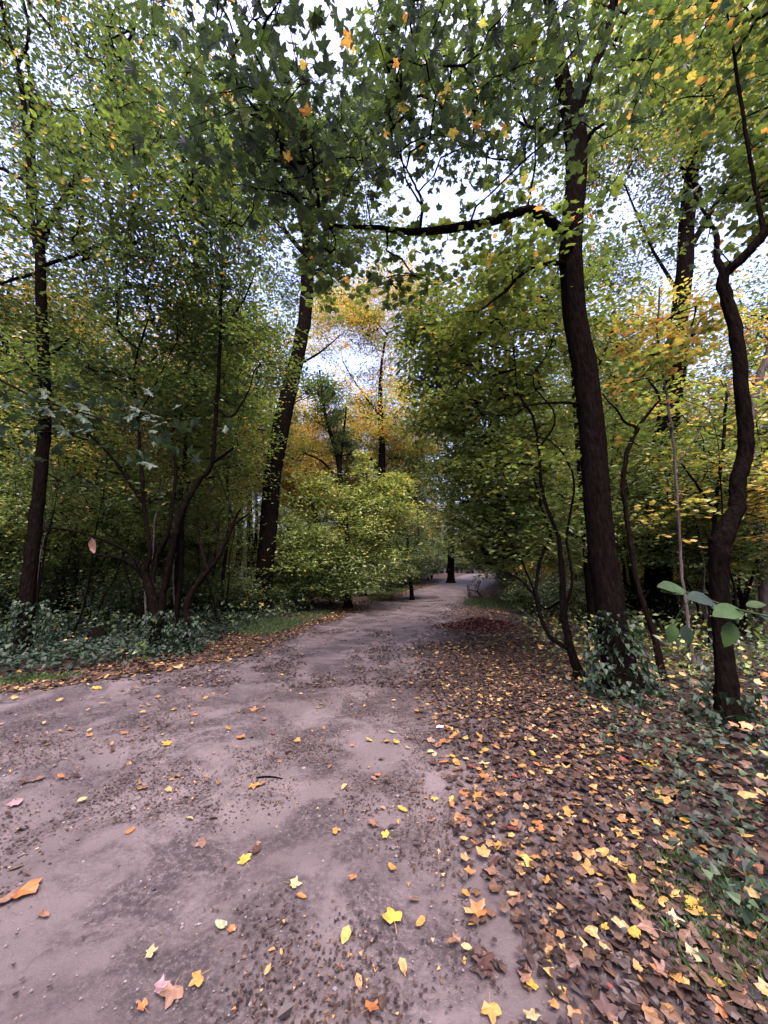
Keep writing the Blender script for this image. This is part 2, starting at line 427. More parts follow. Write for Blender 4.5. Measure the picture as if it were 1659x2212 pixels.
def ellipsoid(c, r, n, rng, shell=0.45):
    d = unit(rng.normal(0, 1, (n, 3))); q = (shell + (1 - shell) * rng.uniform(0, 1, (n, 1))) ** 0.6
    ph = rng.uniform(0, 6.28, 4)
    lump = 1 + .16 * np.sin(5 * d[:, 0] + ph[0]) + .14 * np.sin(6 * d[:, 2] + ph[1]) + .12 * np.sin(8 * d[:, 0] + 5 * d[:, 2] + ph[2]) + .1 * np.sin(11 * d[:, 1] + ph[3])
    return np.array(c) + d * q * lump[:, None] * np.array(r)

def cluster_leaves(C, rng, per, rad, size, v, vj, kind, flat=0.5, cj=0.06, odd=0.04):
    """flat sprays of leaves round twig ends"""
    n = len(C) * per
    cc = np.repeat(C, per, 0)
    off = rng.normal(0, 1, (n, 3)) * rad * np.array((1, 1, flat)) * 0.6
    tilt = np.repeat(rng.normal(0, 0.22, (len(C), 2)), per, 0)
    off[:, 2] += (off[:, :2] * tilt).sum(1)
    P = cc + off
    cv = np.repeat(rng.normal(0, cj, len(C)), per)
    vv = v + cv + rng.normal(0, vj, n)
    o = rng.uniform(0, 1, n) < odd; vv[o] = rng.uniform(0.55, 0.85, o.sum())
    D = unit(off * np.array((1, 1, 0.3)) + rng.normal(0, 0.25, off.shape) * rad + np.array((0, 0, -0.25 * rad)))
    sz = size * np.clip(rng.normal(1, 0.30, n), 0.4, 1.7)
    return leaves(P, sz, vv, rng, kind, 0.6 if kind == 'maple_big' else 0.38, D, .25 if kind == 'maple_big' else 0)

def fine_twigs(C, rng, rad, bag, k=3):
    n = len(C) * k; A = np.repeat(C, k, 0); d = rng.normal(0, 1, (n, 3)) * np.array((1, 1, .45)) * rad * .8
    M = A + d * .5 + rng.normal(0, .06, (n, 3)) * rad; B = A + d; r = .0022 + .0012 * rad
    a0 = np.array([[1, 0, 0], [-.5, 0, .86], [-.5, 0, -.86]]) * r; a1 = np.array([[0, 1, 0], [0, -.5, .86], [0, -.5, -.86]]) * r
    V = np.concatenate([A[:, None] + a0 + a1, M[:, None] + (a0 + a1) * .8, B[:, None] + (a0 + a1) * .3], 1).reshape(-1, 3)
    f = []
    for s in (0, 3):
        for j in range(3): f += [(s + j, s + (j + 1) % 3, s + 3 + (j + 1) % 3), (s + j, s + 3 + (j + 1) % 3, s + 3 + j)]
    bag.add(V, (np.array(f)[None] + (np.arange(n) * 9)[:, None, None]).reshape(-1, 3))

def px_r(wpx, p): return wpx / 2 / FPX * depth(p)

def build_tree(name, label, cat, trunks, crown, seed, bark=BARK, group=None, sides=12, r0=0.005, own_leaves=None, rootflare=1.5,
               limb_from=1, allow_from=0.25, gaps=True, twig_cap=0.07, base_z=True, pwr=0.48):
    """trunks: list of lists of (px, py, Y, width px); the first is the main stem, later ones are limbs starting on or near it.
       crown: list of dict(c=(px,py,Y), r=(x,y,z) metres, n=clusters, per, rad, size, v, vj, kind)"""
    rng = np.random.default_rng(seed)
    sk = Skeleton(); root = None; allow = []
    parts = []
    for k, tr in enumerate(trunks):
        P = [at(a, b_, Y) for a, b_, Y, w_ in tr]; Rr = [px_r(w_, p) for (a, b_, Y, w_), p in zip(tr, P)]
        if k == 0:
            g = P[0].copy(); g[2] = float(surf(g[0], g[1])) - 0.05; P[0] = g
        P, Rr = smooth_path(P, Rr, 5)
        P = P + rng.normal(0, 0.006, P.shape) * np.array((1, 1, 0))
        if k == 0:
            hgt = P[:, 2] - P[0, 2]; Rr = Rr * (1 + (rootflare - 1) * np.exp(-hgt / 0.18))
            origin = (P[0][0], P[0][1], P[0][2] + 0.05)
        ids = sk.path(P, Rr); n0 = int(len(ids) * (allow_from if k == 0 else 0.15)); allow += ids[n0:]
        V, F = tube(P, Rr, sides if k == 0 else max(7, sides - 4), 0.05, rng); parts.append((k, V, F))
    root = empty(name, origin, label, cat, group); o3 = np.array(origin)
    for k, V, F in parts:
        nm = 'trunk' if k == 0 else ('limb' if k >= limb_from else 'trunk')
        obj(nm, mesh(nm, V - o3, F, bark, True), root)
    bag = Bag(); tb = Bag()
    for c in crown:
        C = ellipsoid(at(*c['c']) if not c.get('w') else c['c'], c['r'], c['n'], rng, c.get('shell', 0.3))
        C = C[C[:, 2] > surf(C[:, 0], C[:, 1]) + c.get('minz', 0.25)]
        # boughs bunch together and leave hollows between them
        cs = 1.3 / max(.6, min(c['r'])); C = C[vnoise(C[:, 0] + 3.1 * C[:, 1], C[:, 2] * 1.5 + C[:, 1], cs, seed % 13) + .6 * vnoise(C[:, 0] - C[:, 1], C[:, 2] * 1.5, cs * 2.3, 3) > -.12]
        if gaps: C = C[keep_clear(C, rng)]
        if c.get('front') is not None: C = C[C[:, 1] > c['front']]
        if not len(C): continue
        sk.colonize(list(C), rng, np.array(allow)); fine_twigs(C, rng, c['rad'], tb, 3 if c['size'] < .13 else 4)
        V, F, A = cluster_leaves(C, rng, c['per'], c['rad'], c['size'], c['v'], c.get('vj', 0.06), c.get('kind', 'oval'), c.get('flat', 0.3), c.get('cj', 0.06), c.get('odd', 0.03))
        bag.add(V, F, A)
    if sk.chains:
        sk.twigs(tb, r0, pwr, 4, twig_cap)
        tag(obj('twigs', tb.mesh('twigs', TWIG, True, o3), root), kind='stuff')
    if bag.n:
        tag(obj('crown', bag.mesh('crown', LEAF, False, o3), root), kind='stuff')
    return root, sk

def cr(c, r, n, per=30, rad=0.45, size=0.08, v=0.3, **k):
    return dict(c=c, r=r, n=int(n * 1.45), per=int(per * 1.15), rad=rad * 0.9, size=size * 1.12, v=v, **k)

# ------------------------------------------------------------------ trees that the picture shows one by one
big_tree, _ = build_tree('maple_tree', 'large dark straight maple beside the leaf verge, one long limb reaching over the path', 'tree',
    [[(1345, 1500, 4.9, 65.1), (1320, 1330, 5.0, 58.1), (1292, 1100, 5.1, 52.8), (1270, 850, 5.2, 49.3), (1243, 680, 5.3, 45.8), (1233, 520, 5.4, 44.0), (1245, 380, 5.5, 42.2), (1243, 280, 5.5, 44.0), (1222, 200, 5.6, 33.4), (1205, 120, 5.6, 26.4), (1190, 20, 5.6, 21.1), (1150, -120, 5.6, 17.6)],
     [(1240, 515, 5.4, 21.1), (1200, 487, 5.3, 21.1), (1165, 462, 5.2, 19.4), (1130, 455, 5.1, 17.6), (1060, 478, 5.0, 17.6), (980, 492, 4.8, 16.7), (900, 501, 4.7, 14.1), (820, 492, 4.6, 9.7), (735, 488, 4.5, 7.0), (690, 450, 4.4, 6.2), (640, 350, 4.3, 4.4), (610, 250, 4.2, 2.6)],
     [(905, 498, 4.7, 6.2), (912, 440, 4.7, 7.0), (895, 400, 4.7, 4.4), (865, 340, 4.6, 3.5), (850, 280, 4.5, 2.6)],
     [(1245, 250, 5.5, 21.1), (1262, 195, 5.5, 17.6), (1290, 130, 5.5, 15.0), (1310, 80, 5.5, 13.2), (1330, -40, 5.5, 10.6)],
     [(1235, 575, 5.35, 10.6), (1200, 568, 5.2, 9.7), (1140, 582, 5.0, 7.9), (1090, 630, 4.9, 6.2), (1040, 668, 4.8, 3.5)],
     [(1262, 320, 5.5, 10.6), (1275, 290, 5.4, 8.8), (1305, 266, 5.3, 5.3)],
     [(1262, 872, 5.2, 7.0), (1190, 870, 5.1, 5.3), (1090, 884, 5.0, 2.6)]],
    [cr((800, 170, 3.6), (3.0, 1.1, 1.2), 150, 8, 0.44, 0.12, 0.08, kind='maple_big', vj=.05, odd=.02),
     cr((1030, 70, 3.6), (1.6, 1.1, .8), 60, 8, 0.44, 0.13, 0.14, kind='maple_big', odd=.05),
     cr((560, 330, 3.9), (1.2, .9, 1.0), 44, 8, 0.42, 0.12, 0.10, kind='maple_big', odd=.03),
     cr((680, 370, 4.0), (1.0, .8, .8), 40, 8, 0.42, 0.12, 0.10, kind='maple_big', odd=.03),
     cr((1000, 250, 6.2), (2.6, 1.2, 1.6), 230, 14, 0.42, 0.105, 0.25, kind='maple_big', odd=.03),
     cr((1060, 480, 5.0), (2.2, .8, .5), 60, 10, 0.35, 0.10, 0.3, kind='maple'),
     cr((780, 560, 4.9), (1.3, .8, .55), 50, 10, 0.3, 0.10, 0.22, kind='maple'),
     cr((1350, 60, 7.0), (1.8, 1.2, 1.6), 110, 14, 0.4, 0.11, 0.30, kind='maple', odd=.06),
     cr((1120, 610, 5.0), (0.8, .5, .5), 22, 12, 0.35, 0.10, 0.34, kind='maple'),
     ], 101, BARK, sides=18, r0=0.005, allow_from=0.6)

left_tree, _ = build_tree('maple_tree', 'tall slim dark tree rising from the ivy at the left edge, forking high up', 'tree',
    [[(52, 1400, 7.2, 29.2), (62, 1250, 7.2, 26.3), (82, 1080, 7.2, 23.4), (98, 920, 7.2, 21.9), (94, 780, 7.2, 20.5), (90, 650, 7.2, 19.0), (85, 545, 7.2, 18.2), (66, 460, 7.2, 13.2), (62, 350, 7.2, 11.7), (50, 220, 7.1, 9.5), (38, 140, 7.1, 8.0), (15, 70, 7.1, 7.3), (-10, -60, 7.1, 5.8)],
     [(85, 540, 7.2, 14.6), (102, 490, 7.1, 13.2), (132, 440, 7.0, 11.0), (170, 370, 6.9, 9.5), (200, 270, 6.8, 8.8), (240, 170, 6.7, 6.5), (290, 60, 6.6, 5.2)],
     [(92, 545, 7.2, 10.2), (75, 400, 7.3, 8.8), (70, 250, 7.4, 8.0), (60, 120, 7.5, 5.8)],
     [(88, 590, 7.2, 6.5), (40, 600, 7.1, 5.8), (-30, 625, 7.0, 4.4)],
     [(90, 575, 7.2, 7.3), (180, 545, 6.9, 5.8), (260, 505, 6.7, 5.2), (330, 460, 6.5, 3.6), (430, 420, 6.3, 2.1)],
     [(96, 770, 7.2, 6.5), (125, 755, 7.1, 5.8), (150, 730, 7.0, 2.1)],
     [(95, 840, 7.2, 5.8), (70, 800, 7.1, 5.2), (55, 780, 7.0, 2.1)]],
    [cr((150, 200, 8.6), (3.6, 2.2, 3.0), 470, 32, 0.5, 0.085, 0.20, odd=.05),
     cr((330, 430, 6.4), (2.6, 1.4, 1.8), 290, 30, 0.45, 0.08, 0.24, odd=.03),
     cr((90, 480, 8.8), (2.4, 1.6, 1.8), 160, 28, 0.45, 0.08, 0.30, odd=.08),
     cr((380, 250, 6.4), (1.8, 1.4, 1.6), 150, 28, 0.45, 0.08, 0.24, odd=.03),
     cr((60, 800, 7.4), (1.6, 1.2, .9), 60, 28, 0.4, 0.08, 0.3)],
    102, BARK, sides=14, r0=0.005, allow_from=0.5)

multi, _ = build_tree('multi_stemmed_tree', 'dark many-stemmed tree in the ivy on the left bank, stems spreading like a fan', 'tree',
    [[(338, 1400, 7.6, 24.5), (336, 1330, 7.6, 21.6), (322, 1270, 7.6, 18.7), (314, 1240, 7.6, 14.4), (324, 1190, 7.5, 9.4), (312, 1100, 7.5, 8.6), (308, 1040, 7.4, 7.9), (300, 930, 7.4, 5.8), (290, 800, 7.3, 4.3), (320, 690, 7.3, 2.9)],
     [(345, 1350, 7.6, 15.8), (352, 1290, 7.6, 14.4), (368, 1210, 7.5, 13.7), (385, 1130, 7.4, 13.0), (404, 1083, 7.4, 12.2), (430, 1040, 7.4, 10.8), (458, 1000, 7.4, 8.6), (466, 900, 7.4, 7.9), (474, 780, 7.4, 7.2), (478, 620, 7.4, 6.5), (484, 480, 7.4, 5.0), (500, 380, 7.4, 2.9)],
     [(455, 1003, 7.4, 7.2), (480, 985, 7.3, 7.2), (503, 968, 7.2, 5.0)],
     [(330, 1260, 7.6, 9.4), (340, 1200, 7.6, 8.6), (366, 1140, 7.6, 7.9), (380, 1020, 7.6, 6.5), (372, 940, 7.7, 5.0), (400, 880, 7.7, 2.9)],
     [(312, 1245, 7.6, 7.2), (280, 1195, 7.4, 6.5), (220, 1165, 7.2, 5.8), (150, 1145, 7.0, 4.3), (90, 1140, 6.9, 2.9)],
     [(315, 1250, 7.6, 6.5), (270, 1210, 7.6, 5.8), (200, 1198, 7.5, 4.3), (165, 1196, 7.4, 2.2)],
     [(312, 1090, 7.5, 7.9), (285, 1050, 7.5, 7.9), (255, 1005, 7.4, 6.5), (215, 960, 7.3, 5.0), (150, 900, 7.2, 2.9)],
     [(466, 880, 7.4, 4.3), (500, 900, 7.2, 4.3), (540, 840, 7.0, 2.9)],
     [(474, 720, 7.4, 4.3), (530, 640, 7.2, 3.6), (560, 560, 7.1, 2.2)],
     [(300, 900, 7.4, 3.6), (340, 820, 7.3, 2.9), (380, 740, 7.3, 2.2)]],
    [cr((330, 720, 7.6), (2.3, 1.5, 1.5), 170, 36, 0.42, 0.075, 0.24),
     cr((200, 860, 7.6), (1.9, 1.4, 1.0), 110, 36, 0.4, 0.075, 0.20),
     cr((440, 640, 7.6), (1.4, 1.2, 1.5), 110, 34, 0.42, 0.07, 0.28),
     cr((430, 880, 8.2), (1.3, 1.2, 1.0), 80, 36, 0.38, 0.07, 0.26),
     cr((570, 760, 7.6), (.8, .8, 1.0), 46, 34, 0.38, 0.07, 0.28),
     cr((220, 1060, 8.6), (2.4, 1.2, .9), 80, 36, 0.4, 0.07, 0.24)],
    103, BARK, limb_from=1, sides=12, allow_from=0.7)

crook, _ = build_tree('crooked_tree', 'short crooked small tree with pale lopped branches just right of the many-stemmed tree', 'tree',
    [[(402, 1385, 7.7, 13.0), (403, 1335, 7.7, 11.5), (404, 1300, 7.7, 13.0), (425, 1265, 7.7, 13.0), (448, 1235, 7.6, 10.1), (470, 1205, 7.5, 8.6), (492, 1160, 7.5, 7.9), (508, 1120, 7.5, 6.5), (520, 1098, 7.4, 2.9)],
     [(450, 1238, 7.6, 6.5), (440, 1200, 7.7, 5.8), (428, 1160, 7.8, 5.0), (425, 1090, 7.9, 2.9)],
     [(498, 1145, 7.5, 5.0), (515, 1125, 7.4, 5.0), (538, 1110, 7.3, 3.6)],
     [(505, 1120, 7.5, 3.6), (485, 1060, 7.6, 2.9), (460, 1000, 7.7, 2.2)],
     [(445, 1240, 7.7, 3.6), (470, 1150, 7.9, 2.9), (440, 1080, 8.0, 2.2)]],
    [cr((440, 1000, 9.2), (1.2, 1.0, .8), 60, 34, 0.38, 0.065, 0.34)], 104, BARK_B, sides=10, allow_from=0.6)

leaner, _ = build_tree('oak_tree', 'thick dark leaning trunk behind the bushes left of the path, with leafy shoots', 'tree',
    [[(560, 1330, 14, 46), (572, 1230, 14, 38), (582, 1120, 14, 36), (590, 1020, 14, 37), (612, 900, 14, 36), (640, 780, 14, 30), (660, 680, 14, 28), (663, 590, 14, 27), (664, 510, 14, 24), (640, 430, 14, 18), (620, 330, 14, 14), (610, 200, 14, 9)],
     [(663, 600, 14, 16), (700, 520, 14, 14), (740, 440, 14, 10), (800, 350, 14, 6)],
     [(640, 790, 14, 6), (690, 762, 13.6, 4), (740, 720, 13.4, 2)],
     [(665, 560, 14, 10), (600, 480, 14.4, 9), (540, 430, 14.6, 5)]],
    [cr((650, 520, 14.6), (2.8, 2, 2.8), 230, 34, 0.6, 0.10, 0.28, odd=.03),
     cr((560, 360, 14), (4.2, 2, 4.0), 380, 36, 0.65, 0.12, 0.34, odd=.04),
     cr((790, 420, 14), (3.0, 2, 3.2), 230, 36, 0.6, 0.11, 0.32, odd=.04),
     cr((690, 850, 13), (.5, .5, .5), 14, 34, 0.4, 0.09, 0.2),
     cr((690, 840, 12.6), (.8, .6, .5), 26, 34, 0.4, 0.09, 0.22),
     cr((540, 880, 15), (.8, .8, 1.0), 20, 34, 0.45, 0.09, 0.34)],
    105, BARK, sides=16, allow_from=0.35)

right_green, _ = build_tree('hornbeam_tree', 'bushy green tree with thin twisted stems, its leaves arching over the right verge', 'tree',
    [[(1255, 1450, 5.6, 19.5), (1232, 1400, 5.7, 16.5), (1218, 1330, 5.8, 14.2), (1214, 1240, 5.9, 12.8), (1208, 1170, 6.0, 9.0), (1190, 1120, 6.0, 7.5), (1170, 1060, 6.1, 6.8), (1165, 980, 6.2, 6.0), (1150, 900, 6.3, 5.2), (1120, 850, 6.3, 3.8), (1110, 760, 6.4, 3.0)],
     [(1225, 1400, 5.7, 10.5), (1185, 1370, 6.0, 9.0), (1160, 1300, 6.2, 9.0), (1160, 1260, 6.3, 7.5), (1170, 1200, 6.4, 7.5), (1190, 1160, 6.5, 6.8), (1175, 1110, 6.6, 5.2), (1150, 1020, 6.7, 3.8)],
     [(1160, 1290, 6.3, 6.0), (1120, 1250, 6.4, 5.2), (1075, 1230, 6.5, 3.0)],
     [(1220, 1330, 5.8, 6.8), (1235, 1250, 5.9, 6.0), (1225, 1150, 6.1, 5.2), (1240, 1040, 6.2, 4.5), (1200, 960, 6.3, 3.0), (1140, 940, 6.4, 2.2)],
     [(1165, 970, 6.2, 4.5), (1200, 900, 6.1, 3.8), (1150, 820, 6.2, 3.0), (1190, 740, 6.2, 3.0), (1150, 640, 6.3, 2.2)],
     [(1210, 1300, 5.9, 6.0), (1170, 1310, 6.5, 4.5), (1130, 1220, 6.9, 3.8), (1090, 1150, 7.1, 2.2)]],
    [cr((1090, 740, 7.2), (1.9, 1.5, 1.2), 240, 27, 0.46, 0.095, 0.40, odd=.02, flat=.2),
     cr((1060, 900, 7.4), (1.5, 1.3, .9), 220, 27, 0.44, 0.092, 0.42, odd=.02, flat=.2),
     cr((1090, 1030, 7.4), (1.5, 1.3, .8), 220, 27, 0.41, 0.090, 0.42, odd=.01, flat=.2),
     cr((1060, 1140, 8.2), (1.0, 1.2, .6), 160, 27, 0.39, 0.087, 0.42, odd=.01, flat=.2),
     cr((1180, 1150, 7.2), (1.0, 1.1, .8), 90, 26, 0.39, 0.090, 0.33, odd=.02, flat=.2),
     cr((1150, 620, 7.6), (1.8, 1.4, 1.2), 130, 25, 0.46, 0.099, 0.32, odd=.02, flat=.2),
     cr((940, 720, 8.0), (1.0, 1.0, 1.2), 110, 27, 0.44, 0.095, 0.36, odd=.02, flat=.2),
     cr((950, 880, 8.6), (.9, 1.0, 1.2), 130, 27, 0.44, 0.095, 0.40, odd=.02, flat=.2), cr((1000, 1040, 9.2), (.9, 1.0, 1.0), 130, 27, 0.41, 0.092, 0.42, odd=.02, flat=.2),
     cr((1080, 1190, 9.6), (1.0, 1.0, .6), 110, 27, 0.39, 0.087, 0.40, odd=.02, flat=.2)],
    106, BARK, sides=10, allow_from=0.45, twig_cap=0.03)

s_tree, _ = build_tree('twisted_tree', 'dark S-curved tree at the right edge, forking above head height', 'tree',
    [[(1578, 1570, 4.0, 47.6), (1566, 1450, 4.05, 35.7), (1556, 1330, 4.1, 32.3), (1553, 1230, 4.1, 34.0), (1560, 1165, 4.1, 37.4), (1590, 1100, 4.15, 28.9), (1597, 1030, 4.2, 28.9), (1612, 960, 4.2, 28.1), (1603, 850, 4.2, 25.5), (1592, 730, 4.25, 24.6), (1572, 650, 4.3, 22.9), (1562, 600, 4.3, 21.2), (1600, 560, 4.2, 18.7), (1650, 505, 4.1, 18.7), (1720, 400, 4.0, 15.3), (1740, 200, 4.0, 10.2)],
     [(1565, 605, 4.3, 13.6), (1552, 560, 4.35, 12.8), (1545, 500, 4.4, 7.6), (1500, 420, 4.5, 5.1), (1475, 380, 4.5, 3.4)],
     [(1650, 510, 4.1, 10.2), (1630, 400, 4.2, 7.6), (1610, 280, 4.2, 6.8), (1590, 150, 4.3, 6.0), (1570, 20, 4.3, 3.4)],
     [(1556, 1195, 4.1, 8.5), (1535, 1165, 4.1, 10.2), (1530, 1150, 4.1, 4.2)]],
    [cr((1560, 110, 4.6), (1.3, 1.0, 1.2), 90, 12, 0.35, 0.10, 0.24, kind='maple', odd=.15),
     cr((1640, 330, 4.6), (.8, .8, 1.0), 60, 12, 0.35, 0.10, 0.26, kind='maple', odd=.05),
     cr((1520, 470, 3.6), (.45, .4, .3), 16, 7, 0.25, 0.12, 0.03, kind='maple_big', odd=.0),
     cr((1590, 420, 5.0), (1.1, .8, .8), 44, 12, 0.35, 0.10, 0.34, kind='maple', odd=.1)],
    107, BARK, sides=14, allow_from=0.75)

dark_right, _ = build_tree('oak_tree', 'thick blackish trunk behind yellow leaves, near the right', 'tree',
    [[(1428, 1345, 11.5, 66), (1424, 1270, 11.5, 52), (1422, 1160, 11.5, 49), (1424, 1060, 11.5, 48), (1436, 960, 11.5, 45), (1448, 880, 11.5, 40), (1462, 780, 11.5, 34), (1468, 680, 11.5, 32), (1480, 560, 11.5, 30), (1486, 440, 11.5, 28), (1500, 330, 11.5, 22), (1520, 200, 11.5, 18), (1540, 60, 11.5, 14)],
     [(1484, 470, 11.5, 14), (1510, 420, 11.3, 13), (1490, 385, 11.2, 10), (1470, 360, 11.1, 4)],
     [(1470, 640, 11.5, 8), (1400, 520, 11.6, 5), (1350, 400, 11.7, 3)],
     [(1478, 560, 11.5, 12), (1540, 450, 11.6, 10), (1620, 330, 11.7, 5)]],
    [cr((1400, 300, 12), (4.2, 2, 4.4), 560, 38, 0.6, 0.10, 0.36, odd=.10),
     cr((1600, 250, 12), (3.2, 2, 4.2), 420, 36, 0.6, 0.11, 0.37, odd=.12),
     cr((1540, 60, 12), (4.4, 2, 3.4), 260, 34, 0.6, 0.12, 0.41, cj=.12, odd=.2),
     cr((1380, 560, 12.5), (2.6, 1.6, 1.6), 150, 34, 0.5, 0.09, 0.34, odd=.06)],
    108, BARK, sides=16, allow_from=0.5)

# slim stems on the right
sap_a, _ = build_tree('sapling', 'thin bent sapling between the straight maple and the thick blackish trunk', 'sapling',
    [[(1432, 1455, 5.6, 16.0), (1412, 1370, 5.7, 12.0), (1385, 1290, 5.8, 10.4), (1365, 1200, 5.9, 9.6), (1352, 1100, 6.0, 9.6), (1345, 1050, 6.0, 9.6), (1355, 980, 6.0, 9.6), (1378, 925, 6.0, 8.8), (1395, 900, 6.0, 6.4), (1425, 865, 6.0, 4.0)],
     [(1380, 925, 6.0, 6.4), (1350, 912, 5.9, 5.6), (1335, 890, 5.8, 4.8), (1300, 850, 5.8, 2.4)],
     [(1348, 1060, 6.0, 4.0), (1380, 1030, 5.9, 2.4)]],
    [cr((1370, 800, 6.2), (.9, .7, .6), 34, 12, 0.3, 0.10, 0.44, kind='maple', cj=.14, odd=.2),
     cr((1380, 980, 6.4), (.8, .6, .5), 26, 12, 0.3, 0.09, 0.34, kind='maple', odd=.1)], 109, BARK_B, sides=9, allow_from=0.6)
sap_b, _ = build_tree('sapling', 'pale pencil-thin stem in front of the thick blackish trunk, hung with yellow leaves', 'sapling',
    [[(1496, 1420, 6.2, 8), (1480, 1300, 6.2, 7), (1468, 1180, 6.2, 6), (1462, 1060, 6.2, 6), (1452, 940, 6.2, 6), (1436, 830, 6.2, 5), (1420, 720, 6.2, 4), (1425, 620, 6.2, 3)],
     [(1462, 1010, 6.2, 3), (1500, 950, 6.1, 3), (1530, 900, 6.0, 2)]],
    [cr((1450, 720, 6.3), (.9, .6, .9), 34, 12, 0.28, 0.10, 0.62, kind='maple', cj=.08, odd=.1),
     cr((1470, 1130, 6.3), (.7, .5, .5), 16, 11, 0.28, 0.09, 0.64, kind='maple')], 110, BARK_G, sides=7, allow_from=0.4)
sap_c, _ = build_tree('maple_sapling', 'young maple with bright yellow leaves behind the S-curved tree', 'sapling',
    [[(1532, 1380, 7.5, 11), (1538, 1250, 7.5, 10), (1545, 1110, 7.5, 8), (1560, 980, 7.5, 7), (1570, 850, 7.5, 5)],
     [(1545, 1110, 7.5, 6), (1500, 1040, 7.3, 5), (1470, 1000, 7.2, 3)],
     [(1552, 1050, 7.5, 6), (1620, 1000, 7.4, 4), (1670, 960, 7.4, 3)]],
    [cr((1560, 1040, 7.6), (1.5, .9, .9), 50, 12, 0.32, 0.10, 0.56, kind='maple', cj=.07, odd=.1),
     cr((1640, 1100, 7.4), (.9, .8, .8), 50, 12, 0.32, 0.10, 0.66, kind='maple', cj=.07, odd=.1),
     cr((1540, 880, 8.0), (1.6, .9, .9), 50, 12, 0.32, 0.10, 0.48, kind='maple', cj=.1, odd=.1)], 111, BARK_B, sides=8)
sap_d, _ = build_tree('maple_tree', 'grey-barked yellow-leaved maple behind the S-curved tree at the right edge', 'tree',
    [[(1650, 1330, 9.0, 20), (1640, 1150, 9.0, 17), (1625, 1000, 9.0, 17), (1618, 920, 9.0, 16), (1640, 820, 9.0, 14), (1670, 720, 9.0, 12), (1690, 560, 9, 8)]],
    [cr((1600, 800, 9.6), (2.0, 1.2, 1.5), 80, 26, 0.42, 0.095, 0.56, cj=.14, odd=.1),
     cr((1500, 700, 10.0), (1.8, 1.2, 1.2), 60, 26, 0.42, 0.095, 0.46, cj=.14, odd=.15)], 112, BARK_G, sides=9, allow_from=.5)
thin_back, _ = build_tree('slender_tree', 'slender black trunk close behind the straight maple, on its left side', 'tree',
    [[(1280, 1360, 9.0, 20), (1272, 1240, 9.0, 19), (1262, 1100, 9.0, 17), (1250, 960, 9.0, 15), (1240, 820, 9.0, 12), (1225, 690, 9.0, 9), (1215, 560, 9.0, 6)],
     [(1250, 930, 9.0, 8), (1290, 800, 9.0, 6), (1330, 700, 9.0, 4)]],
    [cr((1220, 560, 9.4), (2.0, 1.2, 1.6), 130, 34, 0.45, 0.08, 0.30),
     cr((1330, 720, 9.4), (1.2, 1.0, 1.3), 80, 32, 0.42, 0.085, 0.48, cj=.12, odd=.15)], 113, BARK, sides=10, allow_from=.5)

# middle distance
mid_bush, _ = build_tree('hazel_bush', 'big rounded light green bush on the left verge where the path narrows', 'bush',
    [[(752, 1297, 17.0, 17), (750, 1250, 17, 15), (752, 1180, 17, 12), (745, 1110, 17, 8), (760, 1050, 17, 5)],
     [(752, 1270, 17, 8), (720, 1200, 16.6, 6), (690, 1130, 16.4, 5), (670, 1080, 16.2, 3)],
     [(752, 1250, 17, 8), (800, 1180, 17, 6), (840, 1110, 17, 3)],
     [(700, 1290, 15.8, 7), (690, 1240, 15.8, 6), (680, 1170, 15.8, 4)]],
    [cr((750, 1130, 16.6), (3.0, 1.8, 2.0), 380, 30, 0.57, 0.111, 0.44, vj=.05, odd=.01),
     cr((820, 1100, 17.2), (1.9, 1.4, 1.2), 160, 30, 0.52, 0.111, 0.50, vj=.05, odd=.01),
     cr((660, 1190, 15.0), (1.5, 1.4, 1.3), 140, 30, 0.52, 0.111, 0.38, vj=.05, odd=.02),
     cr((690, 1050, 16.5), (.9, .8, .8), 40, 30, .4, .11, .46), cr((850, 1045, 17), (.9, .8, .6), 40, 30, .4, .11, .46), cr((600, 1130, 15.5), (.8, .8, .8), 36, 30, .4, .10, .40), cr((780, 1010, 17.5), (.6, .6, .7), 24, 30, .35, .11, .46),
     cr((690, 1262, 15.5), (2.6, 1.2, .6), 110, 30, 0.46, 0.104, 0.26, odd=.02),
     cr((740, 1220, 16.0), (2.4, 1.4, 1.0), 150, 30, 0.48, 0.104, 0.34, vj=.05, odd=.02)],
    114, BARK_B, sides=9, gaps=False, allow_from=.2, twig_cap=.04)
grey_bush, _ = build_tree('willow_bush', 'grey-green bush just beyond the light green hazel, left of the path', 'bush',
    [[(890, 1280, 22, 9), (885, 1230, 22, 8), (880, 1170, 22, 6), (880, 1110, 22, 4)], [(888, 1250, 22, 6), (860, 1180, 22, 4)]],
    [cr((880, 1180, 22), (1.8, 1.4, 2.4), 230, 44, 0.5, 0.09, 0.20, vj=.05, odd=.02), cr((850, 1240, 21), (1.6, 1.2, 1.0), 90, 44, 0.45, 0.09, 0.26)],
    115, BARK, sides=8, gaps=False, allow_from=.2, twig_cap=.04)
path_tree, _ = build_tree('oak_tree', 'black upright trunk standing alone at the path edge where it bends', 'tree',
    [[(974, 1256, 38, 17), (974, 1230, 38, 14.5), (974, 1190, 38, 14), (976, 1150, 38, 13), (976, 1080, 38, 12), (985, 980, 38, 9), (990, 880, 38, 6)],
     [(976, 1110, 38, 6), (950, 1040, 38, 5), (930, 960, 38, 3)]],
    [cr((960, 1000, 37), (6.5, 4, 5.5), 320, 40, 1.0, 0.17, 0.34, odd=.08), cr((1010, 1120, 38), (4, 3, 1.6), 120, 40, 0.9, 0.16, 0.40, odd=.04)],
    116, BARK, sides=12, gaps=False, allow_from=.4)
